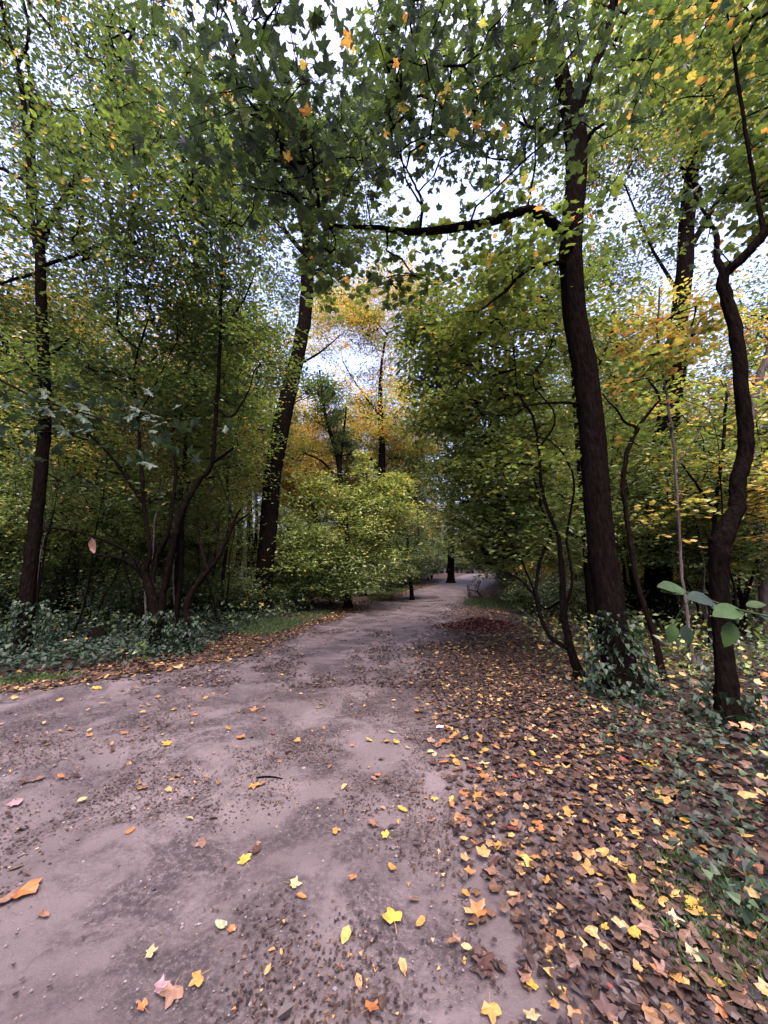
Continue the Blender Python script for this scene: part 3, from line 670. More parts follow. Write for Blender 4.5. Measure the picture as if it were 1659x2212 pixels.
ivy_tree, _ = build_tree('ivy_clad_tree', 'slim tree wrapped in dark ivy above the light green hazel bush', 'tree',
    [[(738, 1290, 21, 14), (736, 1150, 21, 12), (735, 1040, 21, 12), (728, 980, 21, 11), (712, 930, 21, 8), (700, 880, 21, 6), (690, 800, 21, 4)],
     [(735, 1000, 21, 7), (742, 940, 21, 6), (748, 880, 21, 3)],
     [(735, 1050, 21, 6), (700, 1000, 21, 5), (660, 980, 21, 3)]],
    [cr((712, 890, 21), (1.0, .8, 1.2), 80, 40, .4, .09, .12, odd=0, vj=.04), cr((740, 960, 21), (.7, .6, 1.2), 60, 40, .35, .09, .14, odd=0, vj=.04),
     cr((640, 980, 22), (2.4, 1.4, 1.4), 120, 34, .5, .10, .56, cj=.08, odd=.1)], 117, BARK_B, sides=10, gaps=False, allow_from=.4)
amber_a, _ = build_tree('beech_tree', 'tall beech with amber and orange leaves behind the hazel bush, centre of the wood', 'tree',
    [[(820, 1275, 29, 20), (822, 1150, 29, 17), (825, 1000, 29, 15), (822, 880, 29, 11), (824, 790, 29, 6), (835, 720, 29, 3)],
     [(822, 900, 29, 5), (770, 830, 29, 3), (740, 780, 29, 2)], [(823, 960, 29, 7), (870, 880, 29, 5), (900, 800, 29, 3)],
     [(824, 1010, 29, 6), (780, 980, 28, 5), (730, 985, 27.5, 3)]],
    [cr((790, 900, 29), (6.5, 4, 3.4), 360, 38, .8, .15, .64, cj=.09, odd=.05),
     cr((760, 760, 30), (6.0, 3, 3.0), 190, 34, .8, .14, .64, cj=.12, odd=.05),
     cr((880, 960, 31), (4.5, 3, 3.0), 240, 42, .8, .15, .56, cj=.12, odd=.05),
     cr((770, 700, 34), (6.0, 3, 3.4), 300, 40, .9, .15, .60, cj=.12, odd=.05), cr((830, 660, 30), (7.5, 3, 3.6), 480, 44, .9, .14, .62, cj=.12, odd=.05), cr((930, 820, 32), (4.5, 3, 4.0), 240, 40, .8, .15, .46, cj=.12, odd=.05),
     cr((930, 1030, 33), (4.0, 2.5, 4.0), 240, 40, .8, .14, .30, cj=.1, odd=.05)], 118, BARK, sides=10, allow_from=.4, gaps=True)
amber_b, _ = build_tree('beech_tree', 'golden-leaved beech left of the thick leaning trunk', 'tree',
    [[(540, 1300, 24, 14), (540, 1150, 24, 13), (535, 1000, 24, 12), (530, 880, 24, 9), (525, 780, 24, 6)], [(535, 1000, 24, 6), (570, 900, 24, 5), (590, 820, 24, 3)]],
    [cr((560, 930, 25), (4.0, 3, 3.6), 210, 38, .7, .13, .60, cj=.1), cr((500, 760, 25), (4.5, 3, 3.0), 170, 36, .7, .13, .66, cj=.1)],
    119, BARK_B, sides=10, allow_from=.4)
left_gold, _ = build_tree('beech_tree', 'golden-leaved tree behind the tall slim tree at the left edge', 'tree',
    [[(30, 1340, 12.5, 18), (20, 1150, 12.5, 15), (25, 950, 12.5, 13), (15, 780, 12.5, 10), (5, 640, 12.5, 6)], [(22, 900, 12.5, 7), (80, 780, 12.5, 5), (110, 680, 12.5, 3)]],
    [cr((20, 690, 13), (3.5, 2.4, 3.0), 200, 32, .6, .11, .64, cj=.1), cr((140, 700, 14), (3.0, 2.0, 2.2), 140, 32, .6, .10, .50, cj=.1, odd=.1)],
    120, BARK, sides=9, allow_from=.4)
# ------------------------------------------------------------------ trees further in: one of each kind, then copies
def proto(name, label, cat, h, r, crown, seed, bark=BARK, stems=1, lean=0.25, kind='far', r0=0.008, sides=9, bare=0.4):
    rng = np.random.default_rng(seed); sk = Skeleton(); allow = []
    root = empty(name, (0, 0, 0), label, cat)
    for k in range(stems):
        n = 9; q = np.linspace(0, 1, n)
        a = rng.uniform(0, 2 * math.pi); sp = (0.25 if stems > 1 else 0) * h
        P = np.stack([np.cos(a) * sp * q ** 1.2 + np.cumsum(rng.normal(0, 0.012 * h, n)) * (q > 0), np.sin(a) * sp * q ** 1.2 + np.cumsum(rng.normal(0, 0.012 * h, n)) * (q > 0),
                      q * h * (1 if k == 0 else rng.uniform(0.6, 0.95)) * 0.92], 1)
        P[:, 0] += lean * h * 0.1 * q; P[0, 2] = -0.15
        Rr = r * (1 - 0.8 * q) * (1 if k == 0 else 0.7); Rr[0] *= 1.5
        P, Rr = smooth_path(P, Rr, 3)
        ids = sk.path(P, Rr); allow += ids[int(len(ids) * bare):]
        V, F = tube(P, Rr, sides, 0.05, rng)
        obj('trunk' if k == 0 else 'stem', mesh('trunk', V, F, bark, True), root)
    bag, tb = Bag(), Bag()
    for c in crown:
        C = ellipsoid(c['c'], c['r'], c['n'], rng, c.get('shell', 0.2)); C = C[C[:, 2] > 0.2]
        sk.colonize(list(C), rng, np.array(allow), seg=0.7)
        V, F, A = cluster_leaves(C, rng, c['per'], c['rad'], c['size'], c['v'], c.get('vj', .06), kind, c.get('flat', .35), c.get('cj', .07), c.get('odd', .03))
        bag.add(V, F, A)
    sk.twigs(tb, r0, 0.48, 3, r * 0.5)
    fine_twigs(C, rng, crown[-1]['rad'], tb, 2)
    tag(obj('twigs', tb.mesh('twigs', TWIG, True), root), kind='stuff')
    tag(obj('crown', bag.mesh('crown', LEAF), root), kind='stuff')
    return root

def copy_thing(o):
    c = o.copy(); COL.objects.link(c)
    for ch in o.children:
        d = ch.copy(); COL.objects.link(d); d.parent = c
    return c

def pc(c, r, n, per=36, rad=.7, size=.13, v=.3, **k): return dict(c=c, r=r, n=int(n * 1.3), per=int(per * 1.5), rad=rad, size=size, v=v, **k)
TALL = [
 ('tall_tree', 'tall green', proto('tall_tree', None, 'tree', 15, .17, [pc((0, 0, 10.5), (3.2, 3.2, 4.8), 240, v=.30)], 201)),
 ('tall_tree', 'tall green-yellow', proto('tall_tree', None, 'tree', 16, .20, [pc((0, 0, 11), (3.4, 3.4, 4.8), 220, v=.40, cj=.12)], 202, BARK_B)),
 ('tall_tree', 'tall golden', proto('tall_tree', None, 'tree', 14, .15, [pc((0, 0, 9.5), (3.0, 3.0, 4.6), 230, v=.60, cj=.1)], 203)),
 ('tall_tree', 'tall amber', proto('tall_tree', None, 'tree', 15, .18, [pc((0, 0, 9.5), (3.4, 3.4, 5), 240, v=.70, cj=.09)], 204, BARK_B)),
 ('tall_tree', 'tall dark-leaved', proto('tall_tree', None, 'tree', 14, .16, [pc((0, 0, 9), (3.0, 3.0, 5), 240, v=.18)], 205)),
]
SLIM = [
 ('slender_tree', 'slender green', proto('slender_tree', None, 'tree', 9, .065, [pc((0, 0, 6), (1.7, 1.7, 3.2), 110, rad=.5, size=.10, v=.30)], 211, sides=7)),
 ('slender_tree', 'slender yellow-green', proto('slender_tree', None, 'tree', 8, .05, [pc((0, 0, 5.2), (1.6, 1.6, 2.8), 100, rad=.5, size=.10, v=.48, cj=.12)], 212, BARK_B, sides=7)),
 ('slender_tree', 'slender pale-stemmed', proto('slender_tree', None, 'tree', 7, .04, [pc((0, 0, 4.8), (1.3, 1.3, 2.4), 70, rad=.5, size=.09, v=.34)], 213, BARK_G, sides=7)),
]
LOW = [
 ('small_tree', 'low green many-stemmed', proto('small_tree', None, 'tree', 4.6, .06, [pc((0, 0, 2.9), (1.9, 1.9, 1.8), 150, rad=.42, size=.085, v=.28, flat=.35)], 221, stems=4, sides=6, bare=.3)),
 ('small_tree', 'low yellow-green many-stemmed', proto('small_tree', None, 'tree', 4.2, .05, [pc((0, 0, 2.5), (1.7, 1.7, 1.8), 140, rad=.4, size=.085, v=.42, flat=.35, cj=.1)], 222, BARK_B, stems=3, sides=6, bare=.3)),
 ('small_tree', 'low yellow many-stemmed', proto('small_tree', None, 'tree', 3.8, .045, [pc((0, 0, 2.4), (1.6, 1.6, 1.5), 100, rad=.4, size=.09, v=.60, flat=.35)], 223, BARK_B, stems=3, sides=6, bare=.3)),
 ('shrub', 'waist-high leafy', proto('shrub', None, 'shrub', 1.9, .025, [pc((0, 0, 1.1), (1.1, 1.1, .9), 90, rad=.3, size=.07, v=.24, flat=.5)], 224, stems=4, sides=5, bare=.1)),
 ('shrub', 'waist-high dark', proto('shrub', None, 'shrub', 1.6, .025, [pc((0, 0, .9), (1.2, 1.2, .7), 90, rad=.3, size=.07, v=.14, flat=.5)], 225, stems=4, sides=5, bare=.1)),
]
POLE = [
 ('sapling', 'bare thin-stemmed', proto('sapling', None, 'sapling', 4.6, .026, [pc((0, 0, 3.4), (1.0, 1.0, 1.2), 20, 20, rad=.35, size=.08, v=.3)], 231, sides=6, bare=.5, lean=.6)),
 ('sapling', 'forked thin-stemmed', proto('sapling', None, 'sapling', 4.2, .03, [pc((0, 0, 3.2), (1.1, 1.1, 1.2), 22, 20, rad=.35, size=.08, v=.36)], 232, BARK_B, stems=3, sides=6, bare=.5)),
 ('sapling', 'pale thin-stemmed', proto('sapling', None, 'sapling', 5.2, .022, [pc((0, 0, 4.2), (.9, .9, 1.2), 16, 20, rad=.35, size=.08, v=.5)], 233, BARK_G, sides=6, bare=.6, lean=-.5)),
]
protos_used = set()
placed = []
def place(pr, x, y, s, rz, where, group):
    name, desc, root = pr
    o = root if id(root) not in protos_used else copy_thing(root)
    protos_used.add(id(root))
    o.location = (x, y, float(ground_z(x, y)) - 0.03); o.scale = (s, s, s * rnd.uniform(.9, 1.12)); o.rotation_euler = (0, 0, rz)
    noun = name if name in ('shrub', 'sapling') else 'tree'
    tag(o, f'{desc} {noun} {where}', noun, group)
    placed.append((x, y, o, desc, noun))
    return o

def zone(x, y):
    side = 'left' if x < (xl(y) + xr(y)) / 2 else 'right'
    if y > 58: return 'closing the view beyond the far bend of the path', 'woods beyond the bend'
    if y < 16: return f'near the front of the wood on the {side} of the path', f'near woods {side} of the path'
    if y < 34: return f'in the middle of the wood on the {side} of the path', f'middle woods {side} of the path'
    return f'deep in the wood on the {side} of the path', f'deep woods {side} of the path'

def scatter(protos, weights, n, area, gap, smin=.85, smax=1.15, margin=1.0, seed=1):
    rg = random.Random(seed); mine = []; tries = 0
    while len(mine) < n and tries < n * 60:
        tries += 1
        y = area[2] + (area[3] - area[2]) * rg.random(); x = rg.uniform(area[0], area[1])
        if abs(x) > y * 1.08 + 5: continue
        if xl(y) - margin < x < xr(y) + margin: continue
        if any((x - a) ** 2 + (y - b) ** 2 < gap * gap for a, b in mine): continue
        sx = 829.5 + FPX * x / (y * CP)
        if y > 0 and ((y < 17 and 520 < sx < 1000) or (y < 27 and 500 < sx < 760) or (y < 9 and 1180 < sx < 1500) or (y < 11.5 and 1340 < sx < 1500) or (940 < sx < 1120 and y < 64)): continue
        pr = rg.choices(protos, weights)[0]
        wh, gr = zone(x, y); place(pr, x, y, rg.uniform(smin, smax), rg.uniform(0, 6.28), wh, gr); mine.append((x, y))

scatter(TALL, [4, 3, 2, 1, 2], 24, (-34, -4, 11, 40), 3.8, seed=1, margin=3)
scatter(TALL, [3, 4, 3, 1, 1], 22, (9, 36, 14, 40), 3.8, seed=2, margin=4)
scatter(TALL, [3, 3, 2, 2, 3], 44, (-52, 52, 40, 80), 4.0, seed=3, margin=3)
scatter(SLIM, [3, 2, 2], 30, (-20, -3, 9, 26), 1.5, seed=4, margin=2)
scatter(SLIM, [2, 3, 2], 24, (5.5, 22, 9, 28), 1.6, seed=5, margin=2)
scatter(POLE, [3, 3, 1], 22, (-13, -3, 8, 14), .9, seed=10, margin=2)
scatter(POLE, [3, 2, 3], 16, (4.6, 12, 6.5, 13), .9, seed=12, margin=1.9)
scatter(LOW, [4, 2, 0, 2, 2], 34, (-22, -4, 10, 24), 1.5, seed=6, margin=2.2)
scatter(LOW, [2, 3, 3, 2, 2], 34, (5.5, 24, 9, 26), 1.5, seed=7, margin=2.2)
scatter(LOW, [4, 3, 1, 2, 2], 60, (-34, 34, 24, 46), 2.0, seed=8, margin=1.4)
scatter(LOW, [4, 3, 2, 1, 1], 60, (-50, 50, 46, 78), 2.4, .95, 1.5, seed=9, margin=1.4)
# unseen trees added behind the viewer to cut the frontal light
def behind(protos, n, seed):
    rg = random.Random(seed); mine = []
    while len(mine) < n:
        x, y = rg.uniform(-26, 26), rg.uniform(-30, -6)
        if (abs(x) < 4.0 and y > -7) or (y > -1.5 and abs(x) < 7): continue
        if any((x - a) ** 2 + (y - b) ** 2 < 9 for a, b in mine): continue
        place(rg.choice(protos), x, y, rg.uniform(.85, 1.1), rg.uniform(0, 6.28), 'added behind the viewer to cut frontal light', 'unseen trees added to cut frontal light'); mine.append((x, y))
behind(TALL, 18, 21)
for px_, py_, k_, s_ in [(560, 1330, 4, .8), (600, 1325, 3, .9), (640, 1322, 4, .8), (675, 1312, 3, .8), (715, 1308, 4, .9), (790, 1288, 3, .9), (830, 1279, 4, 1.0), (860, 1272, 3, 1.1), (520, 1335, 3, .9), (480, 1330, 4, .9), (900, 1262, 4, 1.2), (925, 1255, 3, 1.4), (1105, 1290, 3, 1.1), (1130, 1310, 4, .9), (1150, 1330, 3, .8), (1120, 1275, 4, 1.3)]:
    q_ = gpt(px_, py_); place(LOW[k_], q_[0], q_[1], s_, px_, 'low along the edge of the path', 'low shrubs along the path')
for k_, x_, y_, s_ in [(4, 2.0, 43, 1.25), (0, 3.6, 52, 1.3), (2, 1.0, 48, 1.3), (2, -10, 28, 1.1), (3, -7.2, 31, 1.1), (2, -5.2, 35, 1.2), (3, -3.2, 39, 1.35), (0, -1.6, 33, 1.3), (1, 11.5, 29, 1.3), (2, 12, 33, 1.3), (2, -13.5, 26, 1.3)]:
    place(TALL[k_], x_, y_, s_, x_, *zone(x_, y_))
for k_, x_, y_ in [(3, -5, 50), (0, -1, 54), (1, 2.5, 60), (4, 6, 76), (0, 12, 78), (1, 17, 76), (2, 24, 74), (3, 0, 70), (4, -6, 66), (0, 20, 84), (2, 10, 86), (1, 28, 80), (3, -9, 44), (2, -4, 42)]:
    place(TALL[k_], x_, y_, 1.1, x_, *zone(x_, y_))
for k_, x_, y_ in [(0, 6.6, 17), (1, 7.4, 20.5), (0, 8.6, 25), (1, 10, 30), (0, 1.4, 36), (3, .6, 33), (0, 1, 52), (1, 3, 56), (0, -2, 47), (0, 5.5, 62), (3, 3, 60), (1, -4, 40), (4, 0.5, 48), (0, 17, 52), (0, 14, 46), (1, 19, 58), (0, 22, 62), (0, 10, 72), (1, 14, 72), (0, 18, 71), (0, 22, 71), (1, 6, 70), (0, 2, 66)]:
    place(LOW[k_], x_, y_, 1.35, x_ * 2, *zone(x_, y_))
for k_ in range(44):
    x_ = -74 + 3.4 * k_; place(LOW[(k_ * 7) % 5 if (k_ * 7) % 5 != 2 else 0] if k_ % 3 else LOW[0], x_ + rnd.uniform(-1, 1), 84 + rnd.uniform(-3, 6), rnd.uniform(2.0, 2.8), x_, 'along the far side of the wood', 'far edge of the wood')
for k_ in range(13):
    place(LOW[3 + k_ % 2], 3 + 2.0 * k_, 63.5 + (k_ % 3), 1.9, k_, 'closing the view beyond the far bend of the path', 'woods beyond the bend')
for x_, y_ in [(9, 66), (12, 67), (15, 68), (6.5, 65), (18, 68), (21, 68), (11, 70)]:
    place(LOW[rnd.choice([0, 1, 3, 4])], x_, y_, 1.3, rnd.uniform(0, 6), *zone(x_, y_))

# labels of the nearer ones: what each stands beside
REF = [(20, 'the golden-leaved tree at the left edge'), (95, 'the tall slim tree at the left edge'), (215, 'the low bough of bluish maple leaves'), (335, 'the dark many-stemmed tree'), (460, 'the crooked small tree'), (590, 'the thick leaning trunk'),
       (750, 'the light green hazel bush'), (890, 'the grey-green bush'), (975, 'the black trunk at the bend'), (1060, 'the leaf pile'), (1210, 'the bushy green tree'), (1300, 'the large straight maple'), (1365, 'the bent sapling'),
       (1428, 'the thick blackish trunk'), (1495, 'the pale pencil-thin stem'), (1575, 'the S-curved tree'), (1650, 'the grey-barked yellow maple')]
bykey = {}
for x_, y_, o_, d_, n_ in placed:
    if y_ <= 2 or y_ > 34: continue
    sx = 829.5 + FPX * x_ / (y_ * CP); r_ = min(REF, key=lambda q: abs(q[0] - sx)); e_ = sx - r_[0]
    rel = 'behind' if abs(e_) < 22 else ('just left of' if e_ < 0 else 'just right of')
    if sx < -30 or sx > 1690: rel = 'out beyond'
    bykey.setdefault((d_, n_, rel, r_[1]), []).append((y_, o_))
ORD = ['front', 'second', 'third', 'fourth', 'fifth', 'sixth', 'seventh', 'eighth', 'ninth', 'tenth']
for (d_, n_, rel, r_), L_ in bykey.items():
    L_.sort(key=lambda q: q[0])
    for i_, (y_, o_) in enumerate(L_):
        o_['label'] = (f'{d_} {n_} {rel} {r_}' if len(L_) == 1 else f'{ORD[min(i_, 9)]} {d_} {n_} {rel} {r_}')

# ------------------------------------------------------------------ ivy, undergrowth, grass
def pick(n, x0, x1, y0, y1, rng, pw=1.0):
    q = rng.uniform(0, 1, n) ** pw
    return rng.uniform(x0, x1, n), y0 + (y1 - y0) * q

def scatter_leaves(name, n, box, cond, size, v, vj, kind, mat, label, cat, zr=(0.0, 0.2), tilt=.5, seed=1, pw=1.0, group=None):
    rng = np.random.default_rng(seed)
    x, y = pick(n, *box, rng, pw); k = cond(x, y, rng); x, y = x[k], y[k]
    z = surf(x, y) + rng.uniform(*zr, len(x)) * (0.6 + 0.8 * np.clip(0.5 + fbm(x, y, 1.1, 4), 0, 1))
    P = np.stack([x, y, z], 1)
    vv = v + rng.normal(0, vj, len(x)) + 0.12 * fbm(x, y, .9, 8)
    V, F, A = leaves(P, size * np.clip(rng.normal(1, .28, len(x)), .45, 1.7), vv, rng, kind, tilt)
    return tag(obj(name, mesh(name, V, F, mat, False, A)), label, cat, group, 'stuff')

# borders of the ivy: beyond the litter verge
def ivy_right_edge(y): return xr(y) + np.interp(y, [0, 1.6, 2.2, 2.8, 4, 5, 7, 10, 14, 20], [.62, .66, 1.0, 1.5, 1.65, 1.7, 1.7, 2.0, 2.0, 1.5]) + .25 * fbm(y, y * 0, 1.5, 6)
def ivy_left_edge(y): return xl(y) - np.interp(y, [0, 5, 8, 12, 20], [.5, .55, .9, 1.6, 1.2])
scatter_leaves('ivy_ground_cover', 52000, (-13, -1.5, 4.4, 15), lambda x, y, g: (x < ivy_left_edge(y) - .2 * g.normal(0, 1, len(x))) & (g.uniform(0, 1, len(x)) < np.clip(1.25 + fbm(x, y, .5, 21) - (x > -3.4) * .35, .1, 1)),
               .07, .22, .17, 'ivy', IVY, 'dark ivy carpet covering the ground under the trees on the left bank', 'ivy', (.0, .24), .55, 31, 1.3)
scatter_leaves('ivy_ground_cover', 46000, (1.6, 12, .9, 13), lambda x, y, g: (x > ivy_right_edge(y) + .25 * g.normal(0, 1, len(x))) & (g.uniform(0, 1, len(x)) < np.clip(.9 + .9 * fbm(x, y, .9, 23), .15, 1)),
                 .046, .36, .26, 'ivy', IVY, 'patchy ivy and low green growth round the trunks right of the leaf verge', 'ivy', (.0, .17), .55, 32, 1.5)
scatter_leaves('undergrowth', 50000, (-30, -2, 9, 40), lambda x, y, g: (x < xl(y) - 1.0) & (g.uniform(0, 1, len(x)) < .5 + .8 * fbm(x, y, .5, 25)),
               .10, .16, .12, 'far', LEAF, 'knee-high mixed undergrowth in the wood left of the path', 'undergrowth', (0, .65), .8, 33, 1.5)
scatter_leaves('undergrowth', 42000, (2.5, 30, 5.5, 40), lambda x, y, g: (x > xr(y) + 2.0 + .3 * (y > 12)) & (g.uniform(0, 1, len(x)) < .45 + .9 * fbm(x, y, .6, 27)),
               .09, .30, .18, 'far', LEAF, 'knee-high mixed undergrowth in the wood right of the path', 'undergrowth', (0, .6), .8, 34, 1.6)

def grass(name, n, c, r, h, label, seed):
    rng = np.random.default_rng(seed); a = rng.uniform(0, 6.28, n); q = rng.uniform(0, 1, n) ** .6
    x = c[0] + np.cos(a) * q * r[0] + rng.normal(0, .05, n); y = c[1] + np.sin(a) * q * r[1]
    k = (x < xl(y) - .15) | (x > xr(y) + .1); x, y, a = x[k], y[k], a[k]; n = len(x)
    z = surf(x, y) - .01; hh = h * rng.uniform(.4, 1.2, n); b_ = rng.uniform(0, 6.28, n); wd = .006 + .0015 * h
    dx, dy = np.cos(b_) * wd, np.sin(b_) * wd; lx, ly = rng.normal(0, .45, n) * hh, rng.normal(0, .45, n) * hh
    V = np.stack([np.stack([x - dx, y - dy, z], 1), np.stack([x + dx, y + dy, z], 1), np.stack([x + lx * .35 + dx * .8, y + ly * .35 + dy * .8, z + hh * .6], 1), np.stack([x + lx, y + ly, z + hh], 1)], 1).reshape(-1, 3)
    i = np.arange(n) * 4; F = np.concatenate([np.stack([i, i + 1, i + 2], 1), np.stack([i, i + 2, i + 3], 1)])
    tag(obj(name, mesh(name, V, F, GRASS, False, np.repeat(np.clip(rng.normal(.6, .25, n), 0, 1), 4))), label, 'grass', None, 'stuff')
g1, g2, g3 = gpt(590, 1356), gpt(700, 1338), gpt(1060, 1305)
grass('grass', 4800, g1, (1.1, 1.4), .12, 'bright green grass patch on the left verge beside the ivy', 41)
grass('grass', 4800, g2, (1.2, 3.0), .11, 'thin grass strip on the left verge in front of the hazel bush', 42)
grass('grass', 4800, g3, (1.5, 3.0), .13, 'short green grass patch in front of the park bench', 43)
grass('grass', 8000, gpt(850, 1288), (1.6, 8), .14, 'grassy edge running along the left of the path before the bend', 44)
g4 = gpt(1590, 2010)
grass('grass', 2600, (g4[0] + .05, g4[1] - .1), (.4, .6), .05, 'grass tufts showing among fallen leaves at the lower right corner', 45)
g5 = gpt(120, 1475)
grass('grass', 2200, g5, (.9, .3), .10, 'small grass tuft at the ivy edge on the far left', 46)

# ------------------------------------------------------------------ leaf litter
def litter(name, n, box, dens, size, mean, sd_, kind, label, seed, pw=1.0, bright=.12, curl=.25, tilt=.22, zr=(.004, .03), mat=LITTER, blo=.72, rel=None):
    rng = np.random.default_rng(seed)
    x, y = pick(n, *box, rng, pw)
    if rel is not None: x = rel(y) + x
    k = rng.uniform(0, 1, n) < dens(x, y); x, y = x[k], y[k]; n = len(x)
    P = np.stack([x, y, surf(x, y) + rng.uniform(*zr, n)], 1)
    v = rng.normal(mean, sd_, n); b_ = rng.uniform(0, 1, n) < bright; v[b_] = rng.uniform(blo, 1.0, b_.sum())
    V, F, A = leaves(P, size * np.clip(rng.normal(1, .3, n), .4, 1.6), v, rng, kind, tilt, None, curl)
    tag(obj(name, mesh(name, V, F, mat, False, A)), label, 'leaves', None, 'stuff')

def d_right(x, y):
    e = x - xr(y); inn = 1 / (1 + np.exp(-(e + .12 + .35 * fbm(x, y, 1.2, 51)) / .30)); o = 1 / (1 + np.exp((e - (ivy_right_edge(y) - xr(y)) - .25) / .25))
    thin = .42 + .58 / (1 + np.exp(-(e - .75) / .18)); thin = np.where(y < 4.5, thin, 1)
    return inn * (o * .96 + .04 + .16 * (e > 0)) * thin
def d_left(x, y):
    e = xl(y) - x; inn = 1 / (1 + np.exp(-(e + .25 + .35 * fbm(x, y, 1.1, 53)) / .16)); o = 1 / (1 + np.exp((e - .75) / .22))
    return inn * (o * .95 + .05)
litter('leaf_litter', 24000, (0.4, 6.0, .7, 9), d_right, .054, .38, .19, 'maple', 'thick brown leaf litter with yellow leaves on the verge right of the path', 61, 1.7, .10)
litter('leaf_mould', 60000, (0.6, 6.0, .7, 9), d_right, .038, .26, .16, 'ivy', 'broken dark brown leaf mould under the fresh leaves of the right verge', 70, 1.7, .05, .35, .3, zr=(.001, .014))
litter('leaf_litter', 14000, (0.6, 8, 8, 30), d_right, .085, .34, .16, 'oval', 'leaf litter on the verge around the leaf pile and bench', 62, 1.3, .16)
litter('leaf_litter', 17000, (-1.4, .7, 4.9, 14), d_left, .07, .42, .15, 'maple', 'band of reddish brown leaves along the left edge of the path', 63, 1.2, .10, rel=xl)
litter('leaf_litter', 9000, (-12, -4.5, 4.0, 5.6), d_left, .07, .42, .15, 'maple', 'reddish brown leaves along the path edge at the far left', 73, 1.0, .12)
litter('leaf_litter', 13000, (-1.1, .6, 13, 38), d_left, .09, .50, .11, 'oval', 'band of rusty leaves along the left edge of the path before the bend', 64, 1.2, .12, rel=xl)
# sodden crumbs of leaf on the path, gathered in patches
def patch(x, y):
    p = fbm(x, y, 1.35, 71) + .45 * fbm(x, y, 3.1, 72)
    edge = np.minimum(x - xl(y), xr(y) - x)
    k = 1 / (1 + np.exp(-(p - .25 + .16 * np.exp(-((y - 6.5) / 3.2) ** 2) + .42 * np.exp(-edge / .55)) / .10))
    return k * (x > xl(y)) * (x < xr(y))
litter('leaf_crumbs', 110000, (-5.5, 1.6, .7, 7), patch, .014, .30, .16, 'ivy', 'dark sodden leaf crumbs gathered in patches on the pale path', 65, 1.5, .03, .1, .16, (.001, .010))
litter('leaf_crumbs', 60000, (-6, 3.5, 5.5, 24), patch, .045, .16, .14, 'far', 'dark leaf crumbs scattered over the middle of the path', 66, 1.2, .02, .1, .16, (.001, .012))
litter('small_leaves', 1700, (-6, 2.2, 1, 13), lambda x, y: (x > xl(y)) & (x < xr(y)) & (patch(x, y) > .2), .05, .5, .2, 'oval', 'small brown leaves strewn along the path', 67, 1.3, .2)
litter('leaves_on_ivy', 420, (-11, -2, 5, 13), lambda x, y: (x < ivy_left_edge(y)) * 1.0, .07, .45, .15, 'maple', 'odd tan and yellow leaves caught on the ivy of the left bank', 68, 1.2, .4, .25, .4, (.14, .25))
litter('leaves_on_ivy', 3200, (1.8, 10, 1.2, 12), lambda x, y: (x > ivy_right_edge(y)) * 1.0, .08, .55, .18, 'maple', 'yellow and brown leaves caught among the ivy right of the verge', 69, 1.4, .4, .25, .4, (.05, .18))

# grit and small stones trodden into the path
GRIT, _n, _b = new_mat('grit_stone'); _a = _n.nodes.new('ShaderNodeAttribute'); _a.attribute_name = 'v'
_r = ramp(_n, [(0, (.03, .026, .025)), (.5, (.09, .08, .08)), (1, (.11, .10, .10))]); _n.links.new(_a.outputs['Fac'], _r.inputs[0]); _n.links.new(_r.outputs[0], _b.inputs['Base Color']); _b.inputs['Roughness'].default_value = .85
g = np.random.default_rng(91); n = 9000; y = .7 + 6.5 * g.uniform(0, 1, n) ** 1.5; x = g.uniform(-1, 1, n) * (y * 1.1 + .6); k = (x > xl(y)) & (x < xr(y) + .3); x, y = x[k], y[k]; n = len(x)
O = np.array([(1, 0, 0), (0, 1, 0), (-1, 0, 0), (0, -1, 0), (0, 0, .6), (0, 0, -.6)], float); OF = np.array([(0, 1, 4), (1, 2, 4), (2, 3, 4), (3, 0, 4)])
s_ = .0022 * np.exp(g.normal(0, .55, n)) * (1 + .25 * y); V = np.stack([x, y, surf(x, y)], 1)[:, None] + s_[:, None, None] * O[None] * g.uniform(.6, 1.4, (n, 6, 3))
tag(obj('grit', mesh('grit', V.reshape(-1, 3), (OF[None] + (np.arange(n) * 6)[:, None, None]).reshape(-1, 3), GRIT, False, np.repeat(g.uniform(0, 1, n) ** 1.5, 6))), 'fine grit and little stones trodden into the path', 'grit', None, 'stuff')

# ------------------------------------------------------------------ single fallen leaves
COLS = {'yellow': (0.66, 0.42, 0.06), 'pale yellow': (0.58, 0.46, 0.22), 'golden': (0.50, 0.27, 0.06), 'orange': (0.52, 0.20, 0.06), 'tan': (0.28, 0.16, 0.10),
        'brown': (0.085, 0.042, 0.03), 'rust red': (0.26, 0.065, 0.045), 'pale green': (0.32, 0.37, 0.20), 'pinkish': (0.38, 0.24, 0.24)}
def single_mat(cn, c):
    c = tuple(q * .44 for q in c)
    m, n, b = new_mat('fallen_leaf_' + cn.replace(' ', '_'))
    tc = n.nodes.new('ShaderNodeTexCoord'); oi = n.nodes.new('ShaderNodeObjectInfo')
    t = noise_node(n, 1.6, 5, .65, tc.outputs['Object']); t.noise_dimensions = '4D'
    mm = n.nodes.new('ShaderNodeMath'); mm.operation = 'MULTIPLY'; mm.inputs[1].default_value = 40; n.links.new(oi.outputs['Random'], mm.inputs[0]); n.links.new(mm.outputs[0], t.inputs['W'])
    r = ramp(n, [(.30, tuple(q * .35 for q in c)), (.55, c), (.8, tuple(min(1, q * 1.2) for q in c))]); n.links.new(t.outputs[0], r.inputs[0]); n.links.new(r.outputs[0], b.inputs['Base Color'])
    b.inputs['Roughness'].default_value = .55; b.inputs['Specular IOR Level'].default_value = .35
    return m
SM = {k: single_mat(k, c) for k, c in COLS.items()}

